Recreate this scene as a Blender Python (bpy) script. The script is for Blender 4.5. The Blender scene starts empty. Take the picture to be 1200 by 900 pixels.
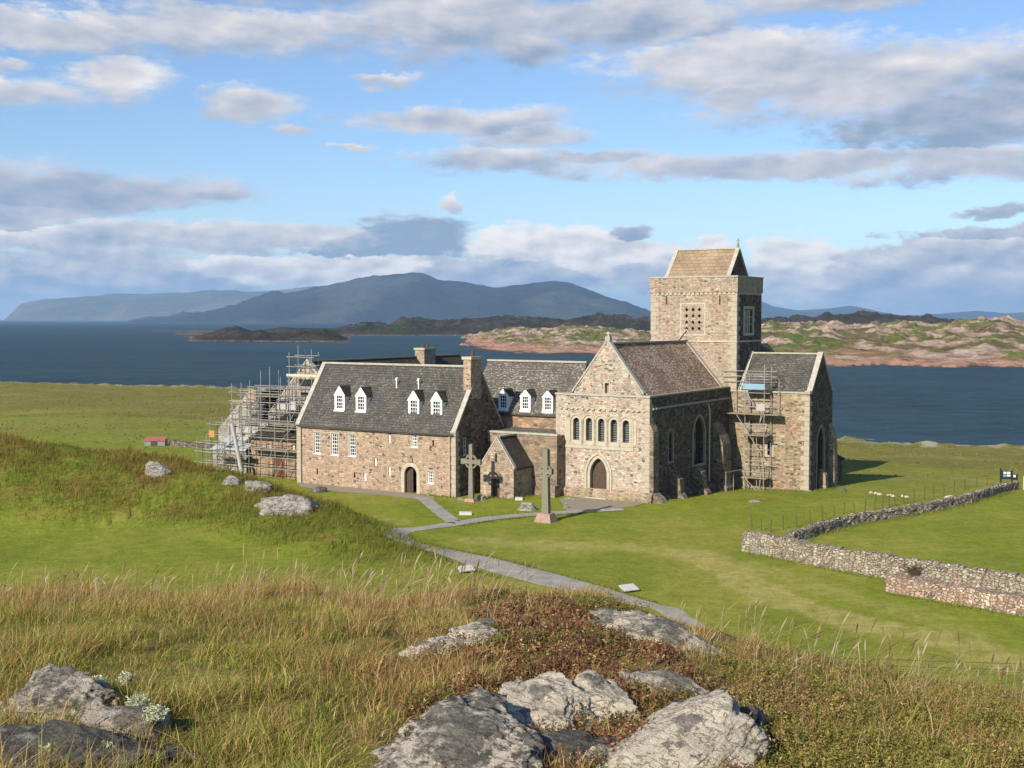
import bpy, math, random
import numpy as np
from mathutils import Vector
from mathutils.geometry import tessellate_polygon
R = math.radians
random.seed(7); rng = np.random.default_rng(11)
scene = bpy.context.scene
COL = scene.collection

# ------------------------------------------------------------------ camera, sky, sun, exposure
F_PX, HOR, CAM_H = 1420.0, 373.5, 14.0          # focal length and horizon in 1200 px units, eye height over the abbey lawn
PITCH = math.atan((450 - HOR) / F_PX)
cd = bpy.data.cameras.new('camera'); cam = bpy.data.objects.new('camera', cd); COL.objects.link(cam)
cam.location = (0, 0, CAM_H); cam.rotation_euler = (R(90) - PITCH, 0, 0)
cd.sensor_width = 36; cd.lens = 36 * F_PX / 1200; cd.clip_start = 0.1; cd.clip_end = 90000
scene.camera = cam
SUN_AZ, SUN_EL = 37.0, 31.0                     # the light travels towards azimuth 37 deg (0 = +Y, clockwise)
sl = bpy.data.lights.new('sun', 'SUN'); sl.energy = 5.0; sl.angle = R(0.5); sl.color = (1.0, 0.90, 0.74)
so = bpy.data.objects.new('sun', sl); COL.objects.link(so)
Ld = Vector((math.sin(R(SUN_AZ)) * math.cos(R(SUN_EL)), math.cos(R(SUN_AZ)) * math.cos(R(SUN_EL)), -math.sin(R(SUN_EL))))
so.rotation_euler = Ld.to_track_quat('-Z', 'Y').to_euler(); so.location = (-60, -50, 70)
scene.view_settings.view_transform = 'Standard'; scene.view_settings.look = 'None'
scene.view_settings.exposure = 0.55; scene.view_settings.gamma = 1.0
try: scene.view_settings.use_curve_mapping = False
except Exception: pass
scene.render.engine = 'CYCLES'
HAZE = 5.0e-5                                     # per metre: the mountains 8 km off fade to blue
cy = scene.cycles
cy.max_bounces = 6; cy.diffuse_bounces = 2; cy.glossy_bounces = 2; cy.transmission_bounces = 2; cy.volume_bounces = 1
cy.transparent_max_bounces = 6; cy.use_denoising = True; cy.caustics_reflective = False; cy.caustics_refractive = False
cy.sample_clamp_indirect = 4.0

class NT:
    """small node-tree writer"""
    def __init__(s, tree): s.t = tree; s.n = tree.nodes; s.l = tree.links
    def add(s, typ, **kw):
        nd = s.n.new(typ)
        for k, v in kw.items(): setattr(nd, k, v)
        return nd
    def put(s, sock, v):
        if v is None: return
        if isinstance(v, bpy.types.NodeSocket): s.l.new(v, sock)
        elif isinstance(v, (tuple, list)) and len(v) == 3 and sock.type == 'RGBA': sock.default_value = (*v, 1)
        else: sock.default_value = v
    def math(s, op, a, b=None, c=None, clamp=False):
        nd = s.add('ShaderNodeMath', operation=op, use_clamp=clamp); s.put(nd.inputs[0], a)
        if b is not None: s.put(nd.inputs[1], b)
        if c is not None: s.put(nd.inputs[2], c)
        return nd.outputs[0]
    def vec(s, op, a, b=None, scale=None):
        nd = s.add('ShaderNodeVectorMath', operation=op); s.put(nd.inputs[0], a)
        if b is not None: s.put(nd.inputs[1], b)
        if scale is not None: s.put(nd.inputs[3], scale)
        return nd.outputs['Value'] if op in ('LENGTH', 'DOT_PRODUCT') else nd.outputs[0]
    def mix(s, f, a, b, mode='MIX'):
        nd = s.add('ShaderNodeMix', data_type='RGBA', blend_type=mode); s.put(nd.inputs[0], f); s.put(nd.inputs[6], a); s.put(nd.inputs[7], b)
        return nd.outputs[2]
    def vmix(s, f, a, b):
        nd = s.add('ShaderNodeMix', data_type='VECTOR'); s.put(nd.inputs[0], f); s.put(nd.inputs[4], a); s.put(nd.inputs[5], b)
        return nd.outputs[1]
    def noise(s, v, scale, detail=4, rough=.55, dist=0, out='Fac'):
        nd = s.add('ShaderNodeTexNoise'); s.put(nd.inputs['Vector'], v); s.put(nd.inputs['Scale'], scale)
        s.put(nd.inputs['Detail'], detail); s.put(nd.inputs['Roughness'], rough); s.put(nd.inputs['Distortion'], dist)
        return nd.outputs[out]
    def voro(s, v, scale, feature='F1', dim='3D', rnd=1.0):
        nd = s.add('ShaderNodeTexVoronoi', feature=feature, voronoi_dimensions=dim); s.put(nd.inputs['Vector'], v); s.put(nd.inputs['Scale'], scale)
        s.put(nd.inputs['Randomness'], rnd); return nd
    def ramp(s, f, stops, interp='LINEAR'):
        nd = s.add('ShaderNodeValToRGB'); cr = nd.color_ramp; cr.interpolation = interp
        while len(cr.elements) < len(stops): cr.elements.new(.5)
        for e, (p, c) in zip(cr.elements, stops): e.position = p; e.color = (*c, 1) if len(c) == 3 else c
        s.put(nd.inputs[0], f); return nd.outputs[0]
    def maprange(s, v, a, b, c=0, d=1, smooth=False):
        nd = s.add('ShaderNodeMapRange', interpolation_type='SMOOTHSTEP' if smooth else 'LINEAR')
        for i, x in enumerate((v, a, b, c, d)): s.put(nd.inputs[i], x)
        return nd.outputs[0]
    def sep(s, v):
        nd = s.add('ShaderNodeSeparateXYZ'); s.put(nd.inputs[0], v); return nd.outputs
    def comb(s, x, y, z):
        nd = s.add('ShaderNodeCombineXYZ'); [s.put(nd.inputs[i], q) for i, q in enumerate((x, y, z))]; return nd.outputs[0]
    def bump(s, h, strength, dist):
        nd = s.add('ShaderNodeBump'); s.put(nd.inputs['Height'], h); nd.inputs['Strength'].default_value = strength; nd.inputs['Distance'].default_value = dist
        return nd.outputs[0]

# ---- the sky: Nishita air with cloud banks laid out by direction (azimuth, elevation)
CLOUDS = [  # centre x, y, half width, half height (photo pixels, turned into angles), tone 0 white .. 1 dark
 (60, 40, 150, 24, .2), (260, 38, 190, 28, .3), (540, 30, 200, 46, .42), (740, 28, 190, 38, .45), (615, 62, 60, 24, .5), (980, 4, 220, 14, .3), (470, -30, 500, 44, .4),
 (860, 78, 190, 40, .2), (1010, 98, 230, 48, .3), (1120, 140, 190, 46, .75), (1200, 105, 120, 60, .55), (880, 112, 90, 24, .25),
 (900, 193, 330, 15, .3), (1130, 196, 150, 22, .35), (700, 184, 90, 8, .3), (540, 142, 150, 15, .25), (620, 160, 90, 13, .3), (585, 190, 110, 18, .4),
 (300, 122, 66, 22, .22), (140, 95, 66, 24, .1), (30, 112, 80, 18, .2), (22, 79, 30, 8, .25), (455, 95, 50, 7, .2), (415, 174, 30, 4, .2), (350, 150, 28, 7, .35),
 (60, 222, 150, 34, .6), (165, 224, 120, 22, .45), (250, 228, 40, 9, .5), (10, 250, 120, 18, .5),
 (230, 280, 260, 16, .25), (480, 280, 84, 27, .95), (420, 292, 70, 16, .85), (340, 317, 220, 17, -.3), (120, 325, 190, 34, .62), (640, 288, 120, 24, -.35), (710, 302, 90, 26, -.3), (590, 322, 150, 18, .6),
 (935, 316, 66, 34, -.3), (905, 300, 34, 22, -.4), (1040, 320, 170, 26, .35), (1150, 300, 120, 22, .3), (1145, 278, 90, 10, .75), (1160, 250, 40, 7, .5), (730, 274, 30, 10, .6), (526, 242, 15, 11, .1),
 (760, 318, 60, 20, .3), (1130, 340, 160, 24, .5), (825, 290, 26, 12, -.5), (60, 278, 150, 14, .1),
]
def px_dir(px, py):
    a = math.atan((px - 600) / F_PX); return math.degrees(a), math.degrees(math.atan((HOR - py) / F_PX * math.cos(a)))
w = bpy.data.worlds.new('World'); scene.world = w; w.use_nodes = True
N = NT(w.node_tree); N.n.clear()
tc = N.add('ShaderNodeTexCoord').outputs['Generated']
sky = N.add('ShaderNodeTexSky', sky_type='NISHITA', sun_disc=False)
sky.sun_elevation = R(SUN_EL); sky.sun_rotation = R(SUN_AZ + 180); sky.altitude = 0; sky.air_density = 1.0; sky.dust_density = 0.35; sky.ozone_density = 2.2
X, Y, Z = N.sep(tc)
azi = N.math('MULTIPLY', N.math('ARCTAN2', X, Y), 180 / math.pi)
ele = N.math('MULTIPLY', N.math('ARCSINE', Z), 180 / math.pi)
P0 = N.comb(azi, ele, 0.0)
Pn = N.comb(N.math('MULTIPLY', azi, .42), ele, 0.0)
wn = N.noise(Pn, .35, 6, .62, out='Color'); wn2 = N.noise(Pn, 1.7, 5, .6, out='Color')
warp = N.vec('MULTIPLY', N.vec('SUBTRACT', wn, (.5, .5, .5)), (4.5, 1.7, 0))
warp2 = N.vec('MULTIPLY', N.vec('SUBTRACT', wn2, (.5, .5, .5)), (1.6, .8, 0))
Pw = N.vec('ADD', N.vec('ADD', P0, warp), warp2)
best = None; bs = None
for (cx, cyy, hw, hh, tone) in CLOUDS:
    a0, e0 = px_dir(cx, cyy); wd, hd = math.degrees(hw / F_PX) * 1.12, math.degrees(hh / F_PX) * 1.25
    q = N.vec('MULTIPLY', N.vec('SUBTRACT', Pw, (a0, e0, 0)), (1 / wd, 1 / hd, 0))
    m = N.math('SUBTRACT', 1.0, N.vec('LENGTH', q))
    info = N.vec('MULTIPLY_ADD', q, (0, 1, 0)); nd = info.node; nd.inputs[2].default_value = (tone, 0, 0)
    if best is None: best, bs = m, info
    else:
        g = N.math('SUBTRACT', m, best); f = N.maprange(g, -.12, .12, 0, 1, True)
        bs = N.vmix(f, bs, info); best = N.math('MAXIMUM', m, best)
fb = N.noise(Pn, .85, 7, .56); fa = N.noise(Pn, .50, 5, .52); fa_s = N.noise(N.vec('ADD', Pn, (-.22, .50, 0)), .50, 5, .52)
Pc = N.comb(N.math('MULTIPLY', azi, .5), N.math('MULTIPLY', ele, 1.05), 3.0); low = N.maprange(ele, 2.2, 6.0, 1, 0, True)
cu = N.noise(Pc, .95, 8, .55); cu_s = N.noise(N.vec('ADD', Pc, (-.20, .34, 0)), .95, 8, .55); fd = N.noise(Pn, 3.4, 6, .6)
dens = N.math('ADD', best, N.math('MULTIPLY', N.math('SUBTRACT', fb, .5), 1.25))
dens = N.math('ADD', dens, N.math('MULTIPLY', N.math('SUBTRACT', fd, .5), .45))
dens = N.math('ADD', dens, N.math('MULTIPLY', low, N.math('MULTIPLY', N.math('SUBTRACT', cu, .53), .8)))
alpha = N.maprange(dens, -.05, N.maprange(ele, 2.5, 7.0, .24, .62), 0, 1, True)
tn, sh, _ = N.sep(bs)
rel = N.math('MULTIPLY', N.math('SUBTRACT', fa, fa_s), 1.5)
rel = N.math('ADD', rel, N.math('MULTIPLY', low, N.math('ADD', N.math('MULTIPLY', N.math('SUBTRACT', cu, cu_s), 1.3), N.math('MULTIPLY', N.math('SUBTRACT', cu, .5), .4))))
rel = N.math('ADD', rel, N.math('MULTIPLY', N.math('SUBTRACT', fd, .5), .22))
lit = N.math('ADD', N.math('ADD', .70, rel), N.math('MULTIPLY', sh, .22))
lit = N.math('SUBTRACT', lit, N.math('MULTIPLY', tn, .62))
lit = N.math('SUBTRACT', lit, N.math('MULTIPLY', N.math('MAXIMUM', dens, 0.0), .16), clamp=True)
ccol = N.ramp(lit, [(0, (.20, .265, .36)), (.30, (.35, .375, .44)), (.62, (.525, .51, .52)), (1, (.78, .735, .68))])
skyc = N.vec('MULTIPLY', sky.outputs[0], (.081, .0905, .105))
veil = N.maprange(ele, 0.0, 3.2, .55, 0, True)                # thin bluish bank low over the horizon
base_sky = N.mix(veil, skyc, (.22, .35, .52))
alpha = N.math('MULTIPLY', alpha, N.maprange(ele, -1.5, 1.2, .25, .97, True))
final = N.mix(alpha, base_sky, ccol)
bg = N.add('ShaderNodeBackground'); N.put(bg.inputs[0], final); bg.inputs[1].default_value = 1.0
N.l.new(bg.outputs[0], N.add('ShaderNodeOutputWorld').inputs[0])

# ------------------------------------------------------------------ numpy noise
_perm = np.random.default_rng(5).permutation(4096).astype(np.int64)
def _h(ix, iy, iz=0): return _perm[(_perm[(_perm[ix & 4095] + iy) & 4095] + iz) & 4095]
def vnoise2(x, y, seed=0):
    x = np.asarray(x, float); y = np.asarray(y, float)
    ix = np.floor(x).astype(np.int64); iy = np.floor(y).astype(np.int64); fx = x - ix; fy = y - iy
    ux = fx * fx * fx * (fx * (fx * 6 - 15) + 10); uy = fy * fy * fy * (fy * (fy * 6 - 15) + 10)
    def g(i, j, dx, dy):
        a = _h(i, j, seed) * (2 * math.pi / 4096); return np.cos(a) * dx + np.sin(a) * dy
    n00 = g(ix, iy, fx, fy); n10 = g(ix + 1, iy, fx - 1, fy); n01 = g(ix, iy + 1, fx, fy - 1); n11 = g(ix + 1, iy + 1, fx - 1, fy - 1)
    return ((n00 * (1 - ux) + n10 * ux) * (1 - uy) + (n01 * (1 - ux) + n11 * ux) * uy) * 1.4
def fbm2(x, y, oct=4, seed=0, gain=.5, lac=2.03):
    s = 0; a = 1
    for i in range(oct): s = s + a * vnoise2(x, y, seed + i * 17); x = x * lac + 3.1; y = y * lac + 7.7; a *= gain
    return s
def ridge2(x, y, oct=4, seed=0, gain=.5):
    s = 0; a = 1
    for i in range(oct): s = s + a * (1 - 2 * np.abs(vnoise2(x, y, seed + i * 13))); x = x * 2.1 + 1.7; y = y * 2.1 + 5.3; a *= gain
    return s
def vnoise3(p, seed=0):
    ip = np.floor(p).astype(np.int64); f = p - ip; u = f * f * f * (f * (f * 6 - 15) + 10); out = 0
    for dx in (0, 1):
        for dy in (0, 1):
            for dz in (0, 1):
                v = _h(ip[:, 0] + dx, ip[:, 1] + dy, ip[:, 2] + dz + seed * 7) / 2047.5 - 1
                out = out + v * (u[:, 0] if dx else 1 - u[:, 0]) * (u[:, 1] if dy else 1 - u[:, 1]) * (u[:, 2] if dz else 1 - u[:, 2])
    return out
def fbm3(p, oct=4, seed=0, gain=.5):
    s = 0; a = 1
    for i in range(oct): s = s + a * vnoise3(p, seed + i); p = p * 2.07 + 3.3; a *= gain
    return s
def sstep(a, b, x): t = np.clip((x - a) / (b - a), 0, 1); return t * t * (3 - 2 * t)

# ------------------------------------------------------------------ the lie of the land
SEA_Z = -12.0
def coast(x): return np.interp(x, [-600, -160, -81, -20, 20, 55, 79, 140, 500], [640, 386, 350, 300, 240, 196, 188, 184, 200])
MR = np.array([(-95, 130, 5.0), (-62, 112, 5.0), (-40, 95, 4.35), (-26, 92, 3.1), (-21.5, 90, 2.3), (-13.3, 81, 1.0), (-8, 72.5, .5), (-4, 67, .08)])
def mound(x, y):
    best = np.full(np.shape(x), 1e9); h = np.zeros(np.shape(x)); sd = np.zeros(np.shape(x))
    for (x0, y0, z0), (x1, y1, z1) in zip(MR[:-1], MR[1:]):
        dx, dy = x1 - x0, y1 - y0; L2 = dx * dx + dy * dy
        t = np.clip(((x - x0) * dx + (y - y0) * dy) / L2, 0, 1)
        ex, ey = x - (x0 + t * dx), y - (y0 + t * dy); d = np.hypot(ex, ey)
        side = (ex * dy - ey * dx)                # >0 on the camera side
        m = d < best; best = np.where(m, d, best); h = np.where(m, z0 + (z1 - z0) * t, h); sd = np.where(m, side, sd)
    wf = np.where(sd > 0, 5 + 3.2 * np.clip(h, 0, 4.5), 4 + 1.6 * np.clip(h, 0, 4.5))
    g = .5 + .5 * np.cos(np.pi * np.clip(best / wf, 0, 1))
    return h * g, g * np.clip(h / 1.2, 0, 1)
def base_land(x, y):
    ys = np.interp(x, [-60, -20, 0, 10], [130, 125, 110, 93]); yc = coast(x) + 5 * fbm2(x * .06, y * .06, 3, 3)
    t = np.clip((y - ys) / (yc - ys), 0, 1)
    z = -6 * t ** .85
    z = z + .5 * fbm2(x * .035, y * .035, 4, 9) * sstep(.08, .3, t)
    z = z + .8 * np.exp(-((y - yc + 3) / 5) ** 2) * (fbm2(x * .25, y * .25, 3, 21) + .1)
    z = z - 10 * sstep(0, 16, y - yc)
    return z
CRX = [-300, 0, 300, 480, 600, 700, 760, 880, 960, 1200, 1500]
CRY = [712, 712, 706, 712, 702, 712, 734, 778, 797, 842, 875]
CRD = [9.4, 9.4, 9.4, 9.0, 8.0, 7.4, 7.1, 6.8, 6.8, 6.8, 6.8]
def hill(x, y):
    x = np.asarray(x, float); y = np.asarray(y, float)
    r = np.hypot(x, y); th = np.arctan2(x, y); thc = np.clip(th, -.62, .62)
    px = 600 + F_PX * np.tan(thc); D = r * np.cos(thc)
    dc = np.interp(px, CRX, CRD); zc = -(np.interp(px, CRX, CRY) - HOR) / F_PX * dc
    def pw(D):
        z = np.where(D < 4.2, -1.56 - .02 * D, 0.)
        k = np.clip((D - 4.2) / (dc - 4.2), 0, 1); z = np.where(D >= 4.2, -1.645 + (zc + 1.645) * (.35 * k + .65 * k * k), z)
        s = np.clip(D - dc, 0, None)
        return z - np.where(s > 0, .16 * s + .065 * s * s / (1 + s * .105), 0)
    z = pw(D)
    z = z + .05 * fbm2(x * 1.1, y * 1.1, 4, 31) + .018 * fbm2(x * 5, y * 5, 3, 37)
    return CAM_H + z
def land(x, y):
    x = np.asarray(x, float); y = np.asarray(y, float)
    b = base_land(x, y); mz, mg = mound(x, y)
    b = b + mz + mg * (.35 * fbm2(x * .22, y * .22, 4, 41) + .12 * fbm2(x * .9, y * .9, 3, 44))
    h = hill(x, y); k = .8
    d = np.clip(.5 + .5 * (h - b) / k, 0, 1)
    return b * (1 - d) + h * d + k * d * (1 - d) * .5
def ray(px, py):
    cp, sp = math.cos(PITCH), math.sin(PITCH); u = (px - 600) / F_PX; v = (450 - py) / F_PX
    return np.array([u, cp + v * sp, -sp + v * cp])
_TT = np.concatenate([np.arange(2, 30, .02), np.arange(30, 420, .15)])
def hit(px, py, lift=0.0, start=2.0):
    """where the line of sight through a photo pixel meets the land"""
    d = ray(px, py); t = _TT[_TT > start]; p = t[:, None] * d[None, :]; p[:, 2] += CAM_H
    below = np.nonzero(p[:, 2] < land(p[:, 0], p[:, 1]) + lift)[0]
    i = below[0] if len(below) else -1
    return p[i, 0], p[i, 1], float(land(p[i, 0], p[i, 1]))
def to_px(x, y, z):
    cp, sp = math.cos(PITCH), math.sin(PITCH); dz = z - CAM_H
    dd = y * cp - dz * sp; return 600 + F_PX * x / dd, 450 - F_PX * (y * sp + dz * cp) / dd

# ------------------------------------------------------------------ frames, things, mesh builder
AB = math.radians(32.0)                           # the abbey's east axis, clockwise from +Y
O0 = np.array([10.44, 91.76, 0.0])                # south-west corner of the nave
SV = np.array([math.cos(AB), -math.sin(AB), 0]); EV = np.array([math.sin(AB), math.cos(AB), 0])
def aw(a, b, z=0.0): p = O0 + SV * a + EV * b; return np.array([p[0], p[1], z])
def wa(x, y): d = np.array([x, y, 0]) - O0; return d @ SV, d @ EV
ORIG = {}
def tag(o, label=None, cat=None, group=None, kind=None):
    if label: o['label'] = label
    if cat: o['category'] = cat
    if group: o['group'] = group
    if kind: o['kind'] = kind
    return o
def thing(name, label, cat, org, frame='w', group=None, rz=0.0):
    """an Empty at the base of a thing; frame 'a' = abbey axes, 'w' = world axes"""
    o = bpy.data.objects.new(name, None); COL.objects.link(o); o.empty_display_size = .5
    if frame == 'a': o.location = aw(*org); o.rotation_euler = (0, 0, -AB)
    else: o.location = org; o.rotation_euler = (0, 0, rz)
    ORIG[o.name] = np.array(org, float) if rz == 0 or frame == 'a' else np.zeros(3)
    return tag(o, label, cat, group)
def root_of(o):
    while o.parent: o = o.parent
    return o
def autouv(me):
    uv = me.uv_layers.new(name='UVMap'); co = np.empty(len(me.vertices) * 3); me.vertices.foreach_get('co', co); co = co.reshape(-1, 3)
    nl = len(me.loops); vi = np.empty(nl, np.int32); me.loops.foreach_get('vertex_index', vi)
    nf = len(me.polygons); nr = np.empty(nf * 3); me.polygons.foreach_get('normal', nr); nr = nr.reshape(-1, 3)
    lt = np.empty(nf, np.int32); me.polygons.foreach_get('loop_total', lt)
    n = np.repeat(nr, lt, axis=0); p = co[vi]
    t = np.stack([-n[:, 1], n[:, 0], np.zeros(nl)], 1); L = np.linalg.norm(t, axis=1)
    flat = L < .12; t[flat] = (1, 0, 0); L[flat] = 1; t /= L[:, None]
    w_ = np.cross(n, t); w_[flat] = (0, 1, 0)
    uvs = np.stack([(p * t).sum(1), (p * w_).sum(1)], 1)
    uv.data.foreach_set('uv', uvs.astype(np.float32).ravel())
class MB:
    def __init__(s): s.v = []; s.f = []; s.m = []; s.cur = 0
    def poly(s, pts): i = len(s.v); s.v += [tuple(map(float, p)) for p in pts]; s.f.append(tuple(range(i, i + len(pts)))); s.m.append(s.cur); return s
    def faces(s, pts, fs):
        i = len(s.v); s.v += [tuple(map(float, p)) for p in pts]
        for f in fs: s.f.append(tuple(i + k for k in f)); s.m.append(s.cur)
        return s
    def box(s, x0, x1, y0, y1, z0, z1):
        p = [(x0, y0, z0), (x1, y0, z0), (x1, y1, z0), (x0, y1, z0), (x0, y0, z1), (x1, y0, z1), (x1, y1, z1), (x0, y1, z1)]
        return s.faces(p, [(3, 2, 1, 0), (4, 5, 6, 7), (0, 1, 5, 4), (1, 2, 6, 5), (2, 3, 7, 6), (3, 0, 4, 7)])
    def prism(s, bot, top):
        """closed solid between two loops of equal length"""
        n = len(bot); s.faces(list(bot) + list(top), [tuple(range(n - 1, -1, -1)), tuple(range(n, 2 * n))] + [(k, (k + 1) % n, n + (k + 1) % n, n + k) for k in range(n)])
        return s
    def extr(s, loop, d): d = np.array(d, float); return s.prism([np.array(p, float) for p in loop], [np.array(p, float) + d for p in loop])
    def tube(s, p0, p1, r, n=6, r1=None):
        p0 = np.array(p0, float); p1 = np.array(p1, float); d = p1 - p0; L = np.linalg.norm(d)
        if L < 1e-6: return s
        d /= L; u = np.cross(d, (0, 0, 1) if abs(d[2]) < .9 else (1, 0, 0)); u /= np.linalg.norm(u); v = np.cross(d, u); r1 = r if r1 is None else r1
        an = [2 * math.pi * k / n for k in range(n)]
        return s.prism([p0 + r * (math.cos(a) * u + math.sin(a) * v) for a in an], [p1 + r1 * (math.cos(a) * u + math.sin(a) * v) for a in an])
    def beam(s, p0, p1, wd, hg):
        """a bar of rectangular section between two points"""
        p0 = np.array(p0, float); p1 = np.array(p1, float); d = p1 - p0; d /= np.linalg.norm(d)
        u = np.cross(d, (0, 0, 1) if abs(d[2]) < .95 else (1, 0, 0)); u /= np.linalg.norm(u); v = np.cross(u, d)
        q = [u * wd / 2 + v * hg / 2, -u * wd / 2 + v * hg / 2, -u * wd / 2 - v * hg / 2, u * wd / 2 - v * hg / 2]
        return s.prism([p0 + k for k in q], [p1 + k for k in q])
    def wall(s, outline, holes, fn, depth):
        """a wall face with real openings; fn maps (u, z) to a point, depth = vector of the reveals"""
        outs = [[Vector((u, z, 0)) for u, z in outline]] + [[Vector((u, z, 0)) for u, z in h] for h in holes]
        tri = tessellate_polygon(outs); pts = [fn(p.x, p.y) for l in outs for p in l]
        s.faces(pts, [tuple(t) for t in tri]); d = np.array(depth, float)
        for h in holes:
            for k in range(len(h)):
                p, q = np.array(fn(*h[k]), float), np.array(fn(*h[(k + 1) % len(h)]), float)
                s.poly([p, q, q + d, p + d])
        return s
    def build(s, name, mats, parent=None, org=None, smooth=False, uv=True):
        me = bpy.data.meshes.new(name); o3 = np.zeros(3)
        if parent is not None: o3 = ORIG[root_of(parent).name]
        if org is not None: o3 = np.array(org, float)
        me.from_pydata([tuple(np.array(p) - o3) for p in s.v], [], s.f); 
        mats = mats if isinstance(mats, (list, tuple)) else [mats]
        for m in mats: me.materials.append(m)
        if len(mats) > 1: me.polygons.foreach_set('material_index', s.m)
        if smooth: me.polygons.foreach_set('use_smooth', [True] * len(me.polygons))
        me.update()
        if uv: autouv(me)
        o = bpy.data.objects.new(name, me); COL.objects.link(o)
        if parent is not None: o.parent = parent
        elif org is not None: o.location = org
        return o
def np_mesh(name, V, Q, mat, col=None, smooth=False, parent=None, tris=False):
    me = bpy.data.meshes.new(name); n = Q.shape[1]
    me.vertices.add(len(V)); me.vertices.foreach_set('co', V.astype(np.float32).ravel())
    me.loops.add(Q.size); me.loops.foreach_set('vertex_index', Q.astype(np.int32).ravel())
    me.polygons.add(len(Q)); me.polygons.foreach_set('loop_start', np.arange(0, Q.size, n, dtype=np.int32)); me.polygons.foreach_set('loop_total', np.full(len(Q), n, np.int32))
    if smooth: me.polygons.foreach_set('use_smooth', np.ones(len(Q), bool))
    me.update(calc_edges=True); me.validate()
    if col is not None:
        ca = me.color_attributes.new('col', 'FLOAT_COLOR', 'POINT'); c = np.ones((len(V), 4), np.float32); c[:, :col.shape[1]] = col; ca.data.foreach_set('color', c.ravel())
    me.materials.append(mat); o = bpy.data.objects.new(name, me); COL.objects.link(o)
    if parent is not None: o.parent = parent
    return o
def grid_faces(nr, nc):
    i = np.arange(nr - 1)[:, None] * nc + np.arange(nc - 1)[None, :]; i = i.ravel()
    return np.stack([i, i + 1, i + nc + 1, i + nc], 1)

# ------------------------------------------------------------------ materials
def new_mat(name):
    m = bpy.data.materials.new(name); m.use_nodes = True; t = NT(m.node_tree); t.n.clear()
    b = t.add('ShaderNodeBsdfPrincipled'); b.inputs['Roughness'].default_value = .9; b.inputs['Specular IOR Level'].default_value = .25
    o = t.add('ShaderNodeOutputMaterial'); t.l.new(b.outputs[0], o.inputs[0]); return m, t, b
def plain(name, col, rough=.7, var=.12, scale=3.0, metal=0.0, spec=.3):
    m, t, b = new_mat(name); tcn = t.add('ShaderNodeTexCoord').outputs['Object']
    n = t.noise(tcn, scale, 6, .65); c = t.mix(n, tuple(c * (1 - var * 1.6) for c in col), tuple(min(1, c * (1 + var * 1.6)) for c in col))
    t.put(b.inputs['Base Color'], c); b.inputs['Roughness'].default_value = rough; b.inputs['Metallic'].default_value = metal; b.inputs['Specular IOR Level'].default_value = spec
    return m
def rubble(name, pal, su=.46, sv=.27, mortar=(.33, .28, .2), mw=.06, patch=None, weather=.35, bumpd=.05, lich=.0):
    """random rubble masonry, stones about su x sv metres"""
    m, t, b = new_mat(name); uv = t.add('ShaderNodeUVMap').outputs[0]
    wob = t.vec('MULTIPLY', t.vec('SUBTRACT', t.noise(uv, 1.3, 3, .6, out='Color'), (.5, .5, .5)), (.5, .35, 0))
    q = t.vec('MULTIPLY', t.vec('ADD', uv, wob), (1 / su, 1 / sv, 1))
    v = t.voro(q, 1.0, 'F1', '2D', .80); v.distance = 'CHEBYCHEV'; v2 = t.voro(q, 1.0, 'F2', '2D', .80); v2.distance = 'CHEBYCHEV'; ed = t.math('MULTIPLY', t.math('SUBTRACT', v2.outputs['Distance'], v.outputs['Distance']), .6)
    r, g, bl = t.sep(v.outputs['Color'])
    k = len(pal); c = t.ramp(r, [(sum(p[1] for p in pal[:i]) / sum(p[1] for p in pal), p[0]) for i, p in enumerate(pal)], 'CONSTANT')
    if patch:
        pm = t.maprange(t.noise(uv, .33, 3, .6), .52, .62, 0, .75, True); c = t.mix(pm, c, t.mix(.5, c, patch))
    c = t.mix(1.0, c, t.ramp(g, [(0, (.72, .72, .72)), (1, (1.22, 1.22, 1.22))]), 'MULTIPLY')
    grain = t.noise(uv, 14, 5, .7); c = t.mix(.55, c, t.mix(grain, (.45, .45, .45), (1.5, 1.5, 1.5)), 'MULTIPLY')
    mm = t.maprange(t.math('ADD', ed, t.math('MULTIPLY', t.math('SUBTRACT', t.noise(uv, 6, 3), .5), .08)), mw * .4, mw * 1.5, 0, 1, True)
    c = t.mix(mm, mortar, c)
    wz = t.noise(uv, .55, 5, .65); c = t.mix(weather, c, t.mix(t.maprange(wz, .3, .7), (.55, .53, .5), (1.35, 1.33, 1.28)), 'MULTIPLY')
    ds = t.noise(t.vec('MULTIPLY', uv, (1.1, .13, 1)), 1.0, 5, .65); c = t.mix(.5, c, t.mix(t.maprange(ds, .3, .6), (.62, .60, .57), (1.08, 1.07, 1.05)), 'MULTIPLY')
    if lich:
        lm = t.maprange(t.noise(uv, 2.6, 6, .75), .60, .68, 0, lich, True); c = t.mix(lm, c, (.50, .48, .40))
    t.put(b.inputs['Base Color'], c)
    h = t.math('ADD', t.math('MULTIPLY', mm, .8), t.math('ADD', t.math('MULTIPLY', grain, .5), t.math('MULTIPLY', bl, .5)))
    t.put(b.inputs['Normal'], t.bump(h, .9, bumpd)); b.inputs['Roughness'].default_value = .95; b.inputs['Specular IOR Level'].default_value = .15
    return m
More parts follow.
